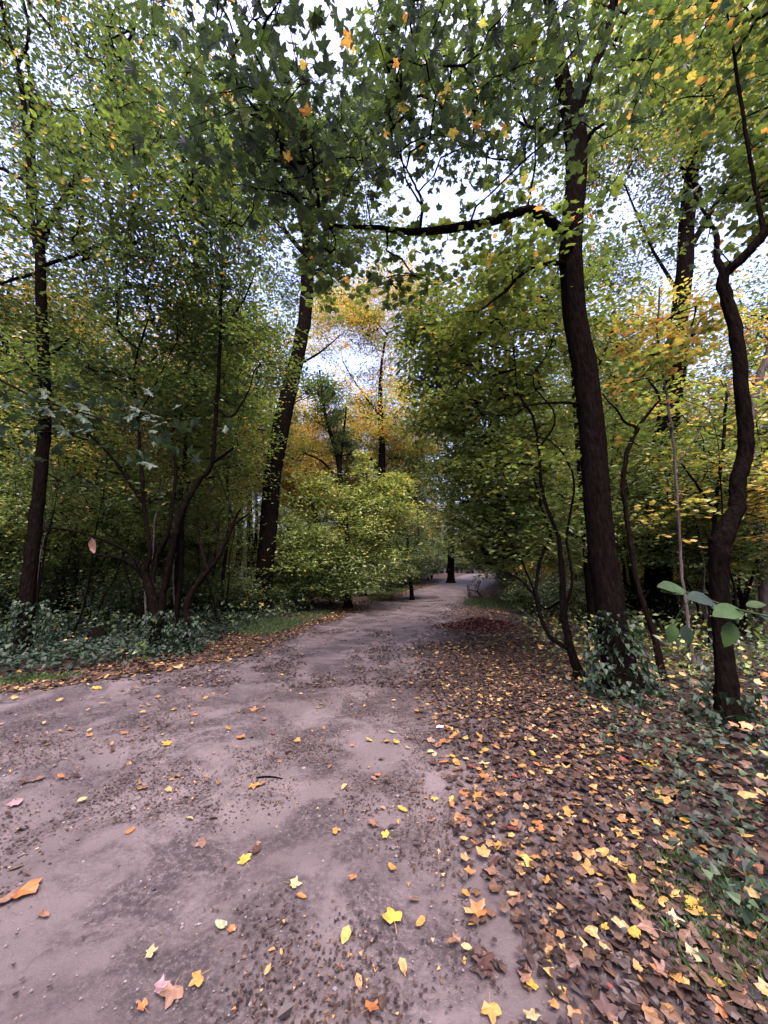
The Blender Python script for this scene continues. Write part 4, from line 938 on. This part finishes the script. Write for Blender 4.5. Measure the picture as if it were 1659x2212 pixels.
def fallen_shape(seed, oval=False):
    """one leaf lying about the origin, unit long, with lobes, a raised midrib fold, curled tips and a stalk"""
    rg = np.random.default_rng(seed)
    if oval:
        th = np.linspace(0, 2 * math.pi, 19)[:-1]
        X = .5 * np.cos(th); Y = .28 * np.sin(th) * (1 - .25 * np.cos(th)); X = X * (1 + .0 * th)
    else:
        lob = [(-128, .30), (-104, .30), (-80, .42), (-66, .49), (-50, .42), (-32, .34), (-18, .46), (0, .55), (16, .46), (31, .35), (52, .42), (66, .50), (80, .41), (104, .30), (128, .30), (160, .12), (200, .12)]
        a_ = np.radians([q[0] for q in lob]) + rg.normal(0, .04, len(lob)); rr = np.array([q[1] for q in lob]) * rg.normal(1, .1, len(lob))
        X, Y = rr * np.cos(a_), rr * np.sin(a_)
    n = len(X); q = np.hypot(X, Y)
    Z = .04 + rg.uniform(-.15, .4) * X * X + rg.uniform(.05, .5) * Y * Y + rg.normal(0, .03, n) * q * 2
    inner = np.stack([X * .45, Y * .45, .035 + .25 * Z], 1); outer = np.stack([X, Y, Z], 1)
    V = np.vstack([[(0, 0, .03)], inner, outer]); F = []
    for i in range(n):
        j = (i + 1) % n
        F += [(0, 1 + i, 1 + j), (1 + i, 1 + n + i, 1 + n + j), (1 + i, 1 + n + j, 1 + j)]
    V1, F1 = tube([(-.05, 0, .03), (-.3, .03, .035), (-.62, .10, .02)], [.012, .009, .008], 3)
    F = np.vstack([np.array(F), F1 + len(V)]); V = np.vstack([V, V1])
    V[:, 2] -= V[:, 2].min()
    return V, F
SHAPES = [fallen_shape(300 + i) for i in range(6)] + [fallen_shape(320 + i, True) for i in range(2)]
LM = {}
def leaf_mesh(cn, si):
    if (cn, si) not in LM: LM[(cn, si)] = mesh('fallen_leaf', *SHAPES[si], SM[cn], False)
    return LM[(cn, si)]
def put_leaf(p, size, cn, si, label, group=None, tilt=.12):
    o = bpy.data.objects.new('fallen_leaf', leaf_mesh(cn, si)); COL.objects.link(o)
    o.location = (p[0], p[1], float(surf(p[0], p[1])) + .004 + (.012 if group else .004)); o.scale = (size * .9, size * .9, size * 1.0)
    o.rotation_euler = (rnd.gauss(0, tilt), rnd.gauss(0, tilt), rnd.uniform(0, 6.28))
    return tag(o, label, 'leaf', group)

HAND = [  # picture place, width px, colour, shape, label
 (850, 1997, 54, 'yellow', 0, 'large bright yellow maple leaf lying flat on the path at the bottom centre'),
 (908, 2003, 30, 'golden', 6, 'small oval golden leaf just beside the large yellow maple leaf'),
 (320, 2070, 36, 'pale yellow', 1, 'pale yellow leaf alone on bare path in the lower left'),
 (530, 1868, 36, 'yellow', 2, 'yellow maple leaf on the dark damp patch left of centre'),
 (632, 1918, 34, 'pale yellow', 3, 'pale cream-yellow leaf above a small orange leaf on the path'),
 (652, 1945, 22, 'orange', 7, 'small orange leaf just below a cream-yellow leaf on the path'),
 (476, 2007, 30, 'pale green', 6, 'pale greenish oval leaf touching a small orange leaf'),
 (497, 2016, 24, 'orange', 4, 'small orange leaf touching a pale greenish oval leaf'),
 (722, 1803, 26, 'golden', 0, 'small golden star-shaped leaf on bare pale path near the middle'),
 (835, 1812, 26, 'yellow', 5, 'small yellow leaf right of the golden star-shaped leaf'),
 (870, 1755, 24, 'yellow', 7, 'upright-looking yellow leaf on bare path above centre'),
 (847, 1882, 26, 'golden', 6, 'dull golden-brown oval leaf above the large yellow maple leaf'),
 (517, 1598, 28, 'orange', 1, 'orange leaf on the path edge of a bare patch, far left of centre'),
 (363, 1612, 28, 'yellow', 2, 'yellow leaf with a dark speck on the leaf-strewn left part of the path'),
 (305, 1710, 30, 'golden', 3, 'golden leaf at the end of a bare patch on the left of the path'),
 (281, 1802, 24, 'orange', 7, 'small orange leaf beside a dark damp patch on the left'),
 (50, 1932, 72, 'orange', 4, 'large orange lobed leaf at the left edge of the picture'),
 (12, 1952, 48, 'tan', 6, 'tan leaf partly under the large orange leaf at the left edge'),
 (93, 1985, 30, 'tan', 7, 'round tan leaf on smooth bare path at the lower left'),
 (1400, 1655, 58, 'yellow', 5, 'big bright yellow maple leaf against the dark ivy on the right'),
 (1000, 1722, 30, 'orange', 0, 'orange maple leaf touching its twin at the right edge of the path'),
 (1028, 1724, 34, 'golden', 1, 'golden-orange maple leaf, right one of a touching pair at the path edge'),
 (1083, 1725, 30, 'pale yellow', 2, 'pale yellow leaf just right of the touching pair of orange leaves'),
 (1475, 1768, 38, 'yellow', 7, 'bright yellow oval leaf in the litter below the ivy'),
 (1612, 1888, 74, 'orange', 3, 'broad orange leaf at the right edge above a yellow-orange one'),
 (1646, 1928, 64, 'golden', 4, 'yellow-orange leaf cut by the right edge of the picture'),
 (1496, 1968, 60, 'yellow', 0, 'yellow maple leaf on the litter beside dark green grass, lower right'),
 (1545, 2132, 44, 'yellow', 7, 'narrow bright yellow leaf on green in the bottom right corner'),
 (1148, 2142, 36, 'yellow', 1, 'yellow leaf in brown litter near the bottom, right of centre'),
 (1076, 1833, 36, 'golden', 5, 'golden leaf on the edge between bare path and litter'),
 (1213, 1810, 36, 'pale yellow', 4, 'pale yellow leaf cluster leaf in the middle of the litter verge'),
 (930, 1781, 22, 'tan', 2, 'small tan leaf on smooth bare path right of centre'),
 (895, 1952, 26, 'tan', 7, 'dull tan leaf just above the small oval golden leaf'),
 (372, 2152, 58, 'tan', 0, 'beige crumpled leaf at the bottom of the picture beside a pinkish one'),
 (340, 2146, 40, 'pinkish', 3, 'pinkish white leaf at the bottom beside a beige crumpled leaf'),
 (553, 1845, 34, 'brown', 6, 'long brown leaf lying on the dark damp patch left of centre'),
 (385, 1446, 30, 'pale yellow', 1, 'pale yellow leaf standing up at the foot of the ivy on the left bank'),
 (206, 1491, 26, 'yellow', 2, 'yellow leaf on the reddish leaf band at the left bank'),
 (548, 1538, 22, 'orange', 3, 'small orange leaf on the left half of the path in middle distance'),
 (640, 1603, 22, 'golden', 4, 'small golden leaf on bare path in middle distance'),
 (833, 1607, 24, 'golden', 5, 'small golden leaf below a tiny green leaf in middle distance'),
 (848, 1586, 18, 'pale green', 6, 'tiny pale green leaf on the path in middle distance'),
 (1322, 1462, 34, 'golden', 2, 'golden maple leaf caught at the foot of the large straight maple'),
 (1310, 2140, 34, 'rust red', 7, 'dark red leaf in the litter near the bottom right'),
 (1060, 2190, 50, 'golden', 0, 'golden leaf at the very bottom in brown litter'),
 (155, 1580, 26, 'tan', 4, 'tan leaf among dark crumbs on the far left of the path'),
 (80, 1690, 34, 'tan', 5, 'pale tan leaf near the left edge, in a loose line of leaves'),
 (25, 1745, 40, 'pinkish', 2, 'pinkish tan leaf at the left edge above the large orange leaf'),
]
for px_, py_, w_, cn, si, lb in HAND:
    p = gpt(px_, py_); put_leaf(p, w_ / FPX * depth(p) / .95, cn, si, lb)
# the rest of the single leaves, nearest first
rg = np.random.default_rng(77); cnt = 0
while cnt < 245:
    if cnt < 165:
        y = .75 + 3.4 * rg.uniform() ** 1.2; x = xr(y) + rg.uniform(-.15, 2.0)
        if x > ivy_right_edge(y) + .1: continue
        where, gr = 'in the brown litter of the right verge', 'leaves on the right verge'
        cn = rg.choice(['yellow', 'golden', 'orange', 'tan', 'brown', 'rust red', 'pale yellow'], p=[.09, .14, .14, .26, .28, .05, .04])
    elif cnt < 205:
        y = 1.2 + 4.5 * rg.uniform(); x = rg.uniform(-3.2, .8)
        where, gr = 'on the open path', 'leaves on the open path'
        cn = rg.choice(['yellow', 'golden', 'orange', 'tan', 'brown', 'pinkish'], p=[.14, .2, .12, .3, .19, .05])
        if not (xl(y) < x < xr(y) - .2): continue
    else:
        x = rg.uniform(-5, -2.2); y = rg.uniform(3.4, 5.6)
        if x < xl(y) - .3: continue
        where, gr = 'by the left bank', 'leaves by the left bank'
        cn = rg.choice(['yellow', 'golden', 'orange', 'tan', 'brown'], p=[.2, .2, .15, .25, .2])
    px_, py_, d_ = proj(np.array((x, y, 0.0)))
    if not (-20 < px_[0] < 1680 and py_[0] < 2230): continue
    put_leaf((x, y), float(np.clip(rg.normal(.078 if cnt >= 165 else .085, .02), .04, .13)), str(cn), int(rg.integers(0, 6 if cn in ('brown', 'tan') else 8)), f'{cn} fallen leaf {where}', gr, .22)
    cnt += 1

# leaf pile
c = gpt(1062, 1362)
root = empty('leaf_pile', (c[0], c[1] + .5, float(surf(c[0], c[1]))), 'low heap of raked dark red-brown leaves beside the path before the bench', 'leaf pile'); root.scale = (.82, .82, .75)
rngp = np.random.default_rng(5)
def pile_h(x, y): return .24 * np.exp(-((x / .95) ** 2 + (y / .6) ** 2)) * (1 + .3 * vnoise(x, y, 3, 4)) + .14 * np.exp(-(((x + .55) / .35) ** 2 + (y / .4) ** 2))
obj('mound', grid_mesh('mound', np.linspace(-1.5, 1.5, 31), np.linspace(-1.2, 1.2, 25), lambda X, Y: pile_h(X, Y) - .02, SOIL), root)
n = 5200; x = rngp.normal(0, .62, n); y = rngp.normal(0, .45, n)
V, F, A = leaves(np.stack([x, y, pile_h(x, y) + rngp.uniform(-.01, .04, n)], 1), .085 * rngp.uniform(.6, 1.3, n), np.clip(rngp.normal(.44, .12, n), 0, .72), rngp, 'maple', .6, None, .35)
PILE = leaf_material('raked_leaf', [(0, (.018, .007, .006)), (.5, (.060, .020, .015)), (.72, (.13, .05, .03)), (1, (.20, .10, .05))], .08, .6, .2, 1.0, 55)
tag(obj('heaped_leaves', mesh('heaped_leaves', V, F, PILE, False, A), root), kind='stuff')

# ivy and shoots round the feet of the big trunks
for tr, hh, rr, n in ((big_tree, 1.0, .30, 900), (left_tree, 1.0, .30, 1100), (multi, .8, .28, 800), (crook, .7, .2, 600), (s_tree, .35, .26, 260), (dark_right, 1.2, .6, 700)):
    g = np.random.default_rng(n); a_ = g.uniform(0, 6.28, n); q = g.uniform(0, 1, n) ** 1.7; r_ = rr * (1.25 - .55 * q) * g.uniform(.7, 1.25, n)
    P = np.stack([np.cos(a_) * r_, np.sin(a_) * r_, q * hh], 1)
    D = np.stack([np.cos(a_) * .3, np.sin(a_) * .3, -np.ones(n)], 1)
    V, F, A = leaves(P, .065 * g.uniform(.6, 1.4, n), g.normal(.35, .2, n), g, 'ivy', 1.2, D)
    tag(obj('ivy', mesh('ivy', V, F, IVY, False, A), tr), kind='stuff')

# ------------------------------------------------------------------ park bench
IRON, _n, _b = new_mat('black_iron'); _b.inputs['Base Color'].default_value = (.006, .006, .007, 1); _b.inputs['Roughness'].default_value = .5; _b.inputs['Metallic'].default_value = .3
WOOD, _n, _b = new_mat('weathered_slat')
_t = noise_node(_n, 9, 5, .7); _r = ramp(_n, [(.3, (.015, .013, .012)), (.7, (.04, .034, .033))]); _n.links.new(_t.outputs[0], _r.inputs[0]); _n.links.new(_r.outputs[0], _b.inputs['Base Color']); _b.inputs['Roughness'].default_value = .7
def box(cx, cy, cz, sx, sy, sz, rx=0.0, bev=.006):
    bx = []
    for s in (-1, 1):
        for q in ((-1, -1), (1, -1), (1, 1), (-1, 1)):
            bx.append((q[0] * sx / 2, s * sy / 2, q[1] * sz / 2))
    V = np.array(bx, float); c_, s_ = math.cos(rx), math.sin(rx)
    V = np.stack([V[:, 0] * c_ + V[:, 2] * s_, V[:, 1], -V[:, 0] * s_ + V[:, 2] * c_], 1) + np.array((cx, cy, cz))
    F = [(0, 1, 2, 3), (7, 6, 5, 4), (0, 4, 5, 1), (1, 5, 6, 2), (2, 6, 7, 3), (3, 7, 4, 0)]
    return V, np.array(F)
bp_ = gpt(1024, 1293)
bench = empty('park_bench', (bp_[0] + .25, bp_[1] + .75, float(surf(bp_[0], bp_[1] + .75))), 'black iron park bench with wooden slats facing the path just before the bend', 'bench')
bench.rotation_euler = (0, 0, math.radians(-9)); bench.scale = (1.15, 1.05, 1.15)
for i_, sx in enumerate((-.30, -.21, -.12, -.03, .06)):        # seat looks towards -x (the path)
    V, F = box(sx, 0, .43 - .012 * i_, .07, 1.55, .03); obj('seat_slat', mesh('seat_slat', V, F, WOOD), bench)
for i_ in range(4):
    z_ = .50 + .115 * i_; V, F = box(.13 + .045 * i_, 0, z_, .03, 1.55, .085, .35); obj('back_slat', mesh('back_slat', V, F, WOOD), bench)
for sy in (-.66, .66):
    tb = Bag()
    for pts, rr in (([(-.36, sy, 0), (-.31, sy, .12), (-.33, sy, .28), (-.34, sy, .44), (-.36, sy, .60), (-.33, sy, .65)], .024),
                    ([(-.34, sy, .645), (-.2, sy, .665), (0, sy, .63), (.16, sy, .66)], .022),
                    ([(.34, sy, 0), (.25, sy, .14), (.13, sy, .30), (.09, sy, .42), (.16, sy, .62), (.28, sy, .90)], .026),
                    ([(-.33, sy, .40), (-.1, sy, .385), (.1, sy, .36)], .022),
                    ([(-.31, sy, .14), (-.1, sy, .26), (.12, sy, .28), (.22, sy, .16)], .016)):
        P, Rr = smooth_path(pts, [rr] * len(pts), 4); V, F = tube(P, Rr, 6); tb.add(V, F)
    obj('end_frame', tb.mesh('end_frame', IRON, True), bench)
V, F = tube([(-.1, -.66, .25), (-.1, .66, .25)], [.012, .012], 5); obj('tie_rod', mesh('tie_rod', V, F, IRON, True), bench)

# ------------------------------------------------------------------ near green twig at the right edge
TWG = leaf_material('fresh_green_leaf', [(0, (.014, .026, .020)), (.5, (.018, .042, .010)), (1, (.026, .058, .012))], .3, .6, .15, 1.3)
def fresh_leaf(seed):
    g = np.random.default_rng(seed); n = 9; V = []; F = []
    for i in range(n):
        t = i / (n - 1); wv = .36 * math.sin(math.pi * min(1, t * .96 + .03)) ** .75 * (1 - .28 * t)
        for j in (-1, -.5, 0, .5, 1):
            V.append((t, j * wv * (1 + (.06 if i % 2 else -.03) * abs(j)), .10 * abs(j) * wv * 3 * .5 - .22 * t * t + .012 * math.sin(t * 30) * abs(j) + g.normal(0, .004)))
    for i in range(n - 1):
        for j in range(4):
            a_ = i * 5 + j; F += [(a_, a_ + 1, a_ + 6), (a_, a_ + 6, a_ + 5)]
    return np.array(V), np.array(F)
tw_pts = [(1720, 1352, .95), (1659, 1332, 1.0), (1600, 1318, 1.05), (1560, 1306, 1.1), (1520, 1291, 1.13), (1470, 1275, 1.16), (1450, 1270, 1.18)]
base_t = at(1720, 1352, .95)
twig_root = empty('hazel_sprig', base_t, 'near out-of-focus hazel sprig with large green leaves reaching in from the right edge', 'sprig')
# the sprig grows from a bush stem that stands just outside the picture on the right
st = [(base_t[0] + .75, base_t[1] - .25, float(surf(base_t[0] + .75, base_t[1] - .25)) - .05), (base_t[0] + .70, base_t[1] - .22, .6), (base_t[0] + .55, base_t[1] - .15, 1.1), tuple(base_t + np.array((.30, -.05, -.10))), tuple(base_t)]
P, Rr = smooth_path(st + [tuple(at(*q)) for q in tw_pts[1:]], [.010, .008, .006, .0042, .0035, .003, .003, .0026, .0022, .0018, .0012], 4)
V, F = tube(P - base_t, Rr, 6); obj('stem', mesh('stem', V, F, TWG, True, np.full(len(V), .8)), twig_root)
FLV = [fresh_leaf(s) for s in (1, 2, 3)]
for i_, (px_, py_, Y_, ln, dx, dy, v_) in enumerate([(1476, 1273, 1.15, 50, -1, -.1, .75), (1470, 1274, 1.15, 50, -1, -.35, .6), (1540, 1300, 1.11, 60, -1, -.35, .1), (1535, 1312, 1.11, 64, 1.0, .0, .8), (1600, 1318, 1.06, 62, -1, .05, .65), (1612, 1308, 1.05, 52, 1, -.15, .9),
                                                  (1580, 1345, 1.07, 62, -.1, 1, .75), (1575, 1322, 1.08, 50, .6, .5, .3), (1455, 1350, 1.15, 46, -.1, 1, .55), (1478, 1352, 1.15, 48, .35, 1, .1), (1460, 1380, 1.15, 34, .3, .6, .05), (1640, 1328, 1.03, 50, .9, .3, .1)]):
    ln *= .82; p = at(px_, py_, Y_); q = at(px_ + dx * ln, py_ + dy * ln, Y_ - .02); L = np.linalg.norm(q - p); d_ = (q - p) / L
    nr = unit(np.array((R.normal(0, .25), -.75 if abs(dy) < .6 else -1.1, .75))); nr = unit(nr - d_ * (nr @ d_)); s_ = np.cross(nr, d_)
    T_, F_ = FLV[i_ % 3]; V_ = (p - base_t) + L * (T_[:, :1] * d_ + T_[:, 1:2] * s_ + T_[:, 2:] * nr)
    g_ = obj('leaf', mesh('leaf', V_, F_, TWG, True, np.full(len(V_), v_)), twig_root)
for pts in ([(1580, 1312, 1.08), (1582, 1328, 1.08), (1580, 1346, 1.07)], [(1500, 1285, 1.14), (1470, 1320, 1.15), (1456, 1352, 1.15), (1462, 1382, 1.15)]):
    P, Rr = smooth_path([at(*q) - base_t for q in pts], [.0015, .0012, .001, .001][:len(pts)], 3); V, F = tube(P, Rr, 5); obj('leaf_stalk', mesh('leaf_stalk', V, F, TWG, True, np.full(len(V), .6)), twig_root)

# overhanging maple boughs near the lens: leaves large enough to be parts
def bough(name, label, pts, spots, seed, size, v, n):
    g = np.random.default_rng(seed); P = [at(*q[:3]) for q in pts]; Rr = [px_r(q[3], p) for q, p in zip(pts, P)]
    o3 = P[0].copy(); root = empty(name, o3, label, 'branch')
    P, Rr = smooth_path(P, Rr, 5); V, F = tube(P, Rr, 7); obj('branch', mesh('branch', V - o3, F, TWIG, True), root)
    sk = Skeleton(); ids = sk.path(P, Rr); C = np.vstack([ellipsoid(at(*s[:3]), s[3], s[4], g, .1) for s in spots])
    sk.colonize(list(C), g, np.array(ids[2:]), seg=.25); tb = Bag(); sk.twigs(tb, .0022, .45, 3, .02)
    tag(obj('twigs', tb.mesh('twigs', TWIG, True, o3), root), kind='stuff')
    mats = [LEAF]; per = max(1, n // len(C)); k = 0
    for c_ in C:
        for _ in range(per):
            off = g.normal(0, 1, 3) * np.array((.13, .13, .05)); p = c_ + off
            V, F, A = leaves(p[None] - p[None], np.array([size * float(np.clip(g.normal(1, .2), .6, 1.4))]), np.array([v + g.normal(0, .05)]), g, 'maple_big', 1.1, (off + np.array((0, 0, -.05)))[None], .2)
            l_ = obj('leaf', mesh('leaf', V, F, IVY, False, A), root); l_.location = p - o3
            k += 1
    return root
bough('maple_bough', 'low bough of large dark bluish maple leaves hanging in from the left above the ivy',
      [(-260, 700, 3.3, 8), (-60, 790, 3.2, 6), (80, 860, 3.2, 5), (220, 905, 3.2, 3.5), (350, 950, 3.2, 2)],
      [(150, 880, 3.2, (.9, .35, .22), 22), (300, 900, 3.2, (.5, .3, .28), 12), (330, 980, 3.2, (.4, .25, .2), 8), (60, 920, 3.2, (.5, .3, .35), 12)], 401, .11, .45, 150)

# stump, stick, scrap, seedlings, drifting leaf
p = gpt(125, 1425); V, F = tube([(0, 0, -.1), (0, 0, .1), (.01, 0, .26), (.02, 0, .33)], [.24, .20, .19, .17], 14, .08)
tag(obj('tree_stump', mesh('tree_stump', V, F, BARK, True), None, (p[0], p[1] + .9, 0)), 'low black tree stump half sunk in the ivy near the left edge', 'stump')
p = gpt(580, 1686); P, Rr = smooth_path([(-.1, 0, .008), (-.03, .012, .012), (.05, .008, .01), (.11, -.01, .008)], [.005, .006, .005, .003], 4)
V, F = tube(P, Rr, 6); tag(obj('stick', mesh('stick', V, F, BARK, True), None, (p[0], p[1], float(surf(p[0], p[1])))), 'short dark stick lying across the bare path', 'stick')
p = gpt(950, 1574); SCR, _n, _b = new_mat('lilac_scrap'); _b.inputs['Base Color'].default_value = (.62, .48, .72, 1)
V = np.array([(-.035, -.012, .004), (.0, -.02, .012), (.04, -.006, .006), (.03, .016, .014), (-.01, .02, .02), (-.03, .012, .01)]); F = np.array([(0, 1, 5), (1, 4, 5), (1, 3, 4), (1, 2, 3)])
tag(obj('paper_scrap', mesh('paper_scrap', V, F, SCR), None, (p[0], p[1], float(surf(p[0], p[1])))), 'tiny pale lilac scrap of paper on the right part of the path', 'paper')
V, F = SHAPES[6]
o = tag(obj('falling_leaf', mesh('falling_leaf', V, F, SM['tan'])), 'single tan leaf drifting down in front of the left wood', 'leaf'); o.location = at(198, 1180, 3.2); o.scale = (.13,) * 3; o.rotation_euler = (.2, 1.35, .1)
for px_, py_, lb, nl in ((523, 1345, 'little seedling with bright yellow upright leaves in the ivy near the left verge', 5), (562, 1340, 'spreading pale yellow-leaved seedling left of the grass patch', 6), (300, 1460, 'knee-high seedling with fresh green leaves at the edge of the ivy', 9)):
    p = gpt(px_, py_); g = np.random.default_rng(px_); root = empty('seedling', (p[0], p[1], float(surf(p[0], p[1]))), lb, 'seedling')
    V, F = tube([(0, 0, 0), (.02, 0, .25), (.0, .01, .5)], [.006, .005, .003], 5); obj('stem', mesh('stem', V, F, TWIG, True), root)
    for k in range(nl):
        a_ = g.uniform(0, 6.28); V, F, A = leaves(np.array([[.0, 0, .0]]), np.array([.14]), np.array([.62 if nl < 9 else .3]), g, 'oval', .5, np.array([[math.cos(a_), math.sin(a_), .2]]), .1)
        obj('leaf', mesh('leaf', V, F, LEAF, False, A), root).location = (0, .01, .5 - .03 * k)
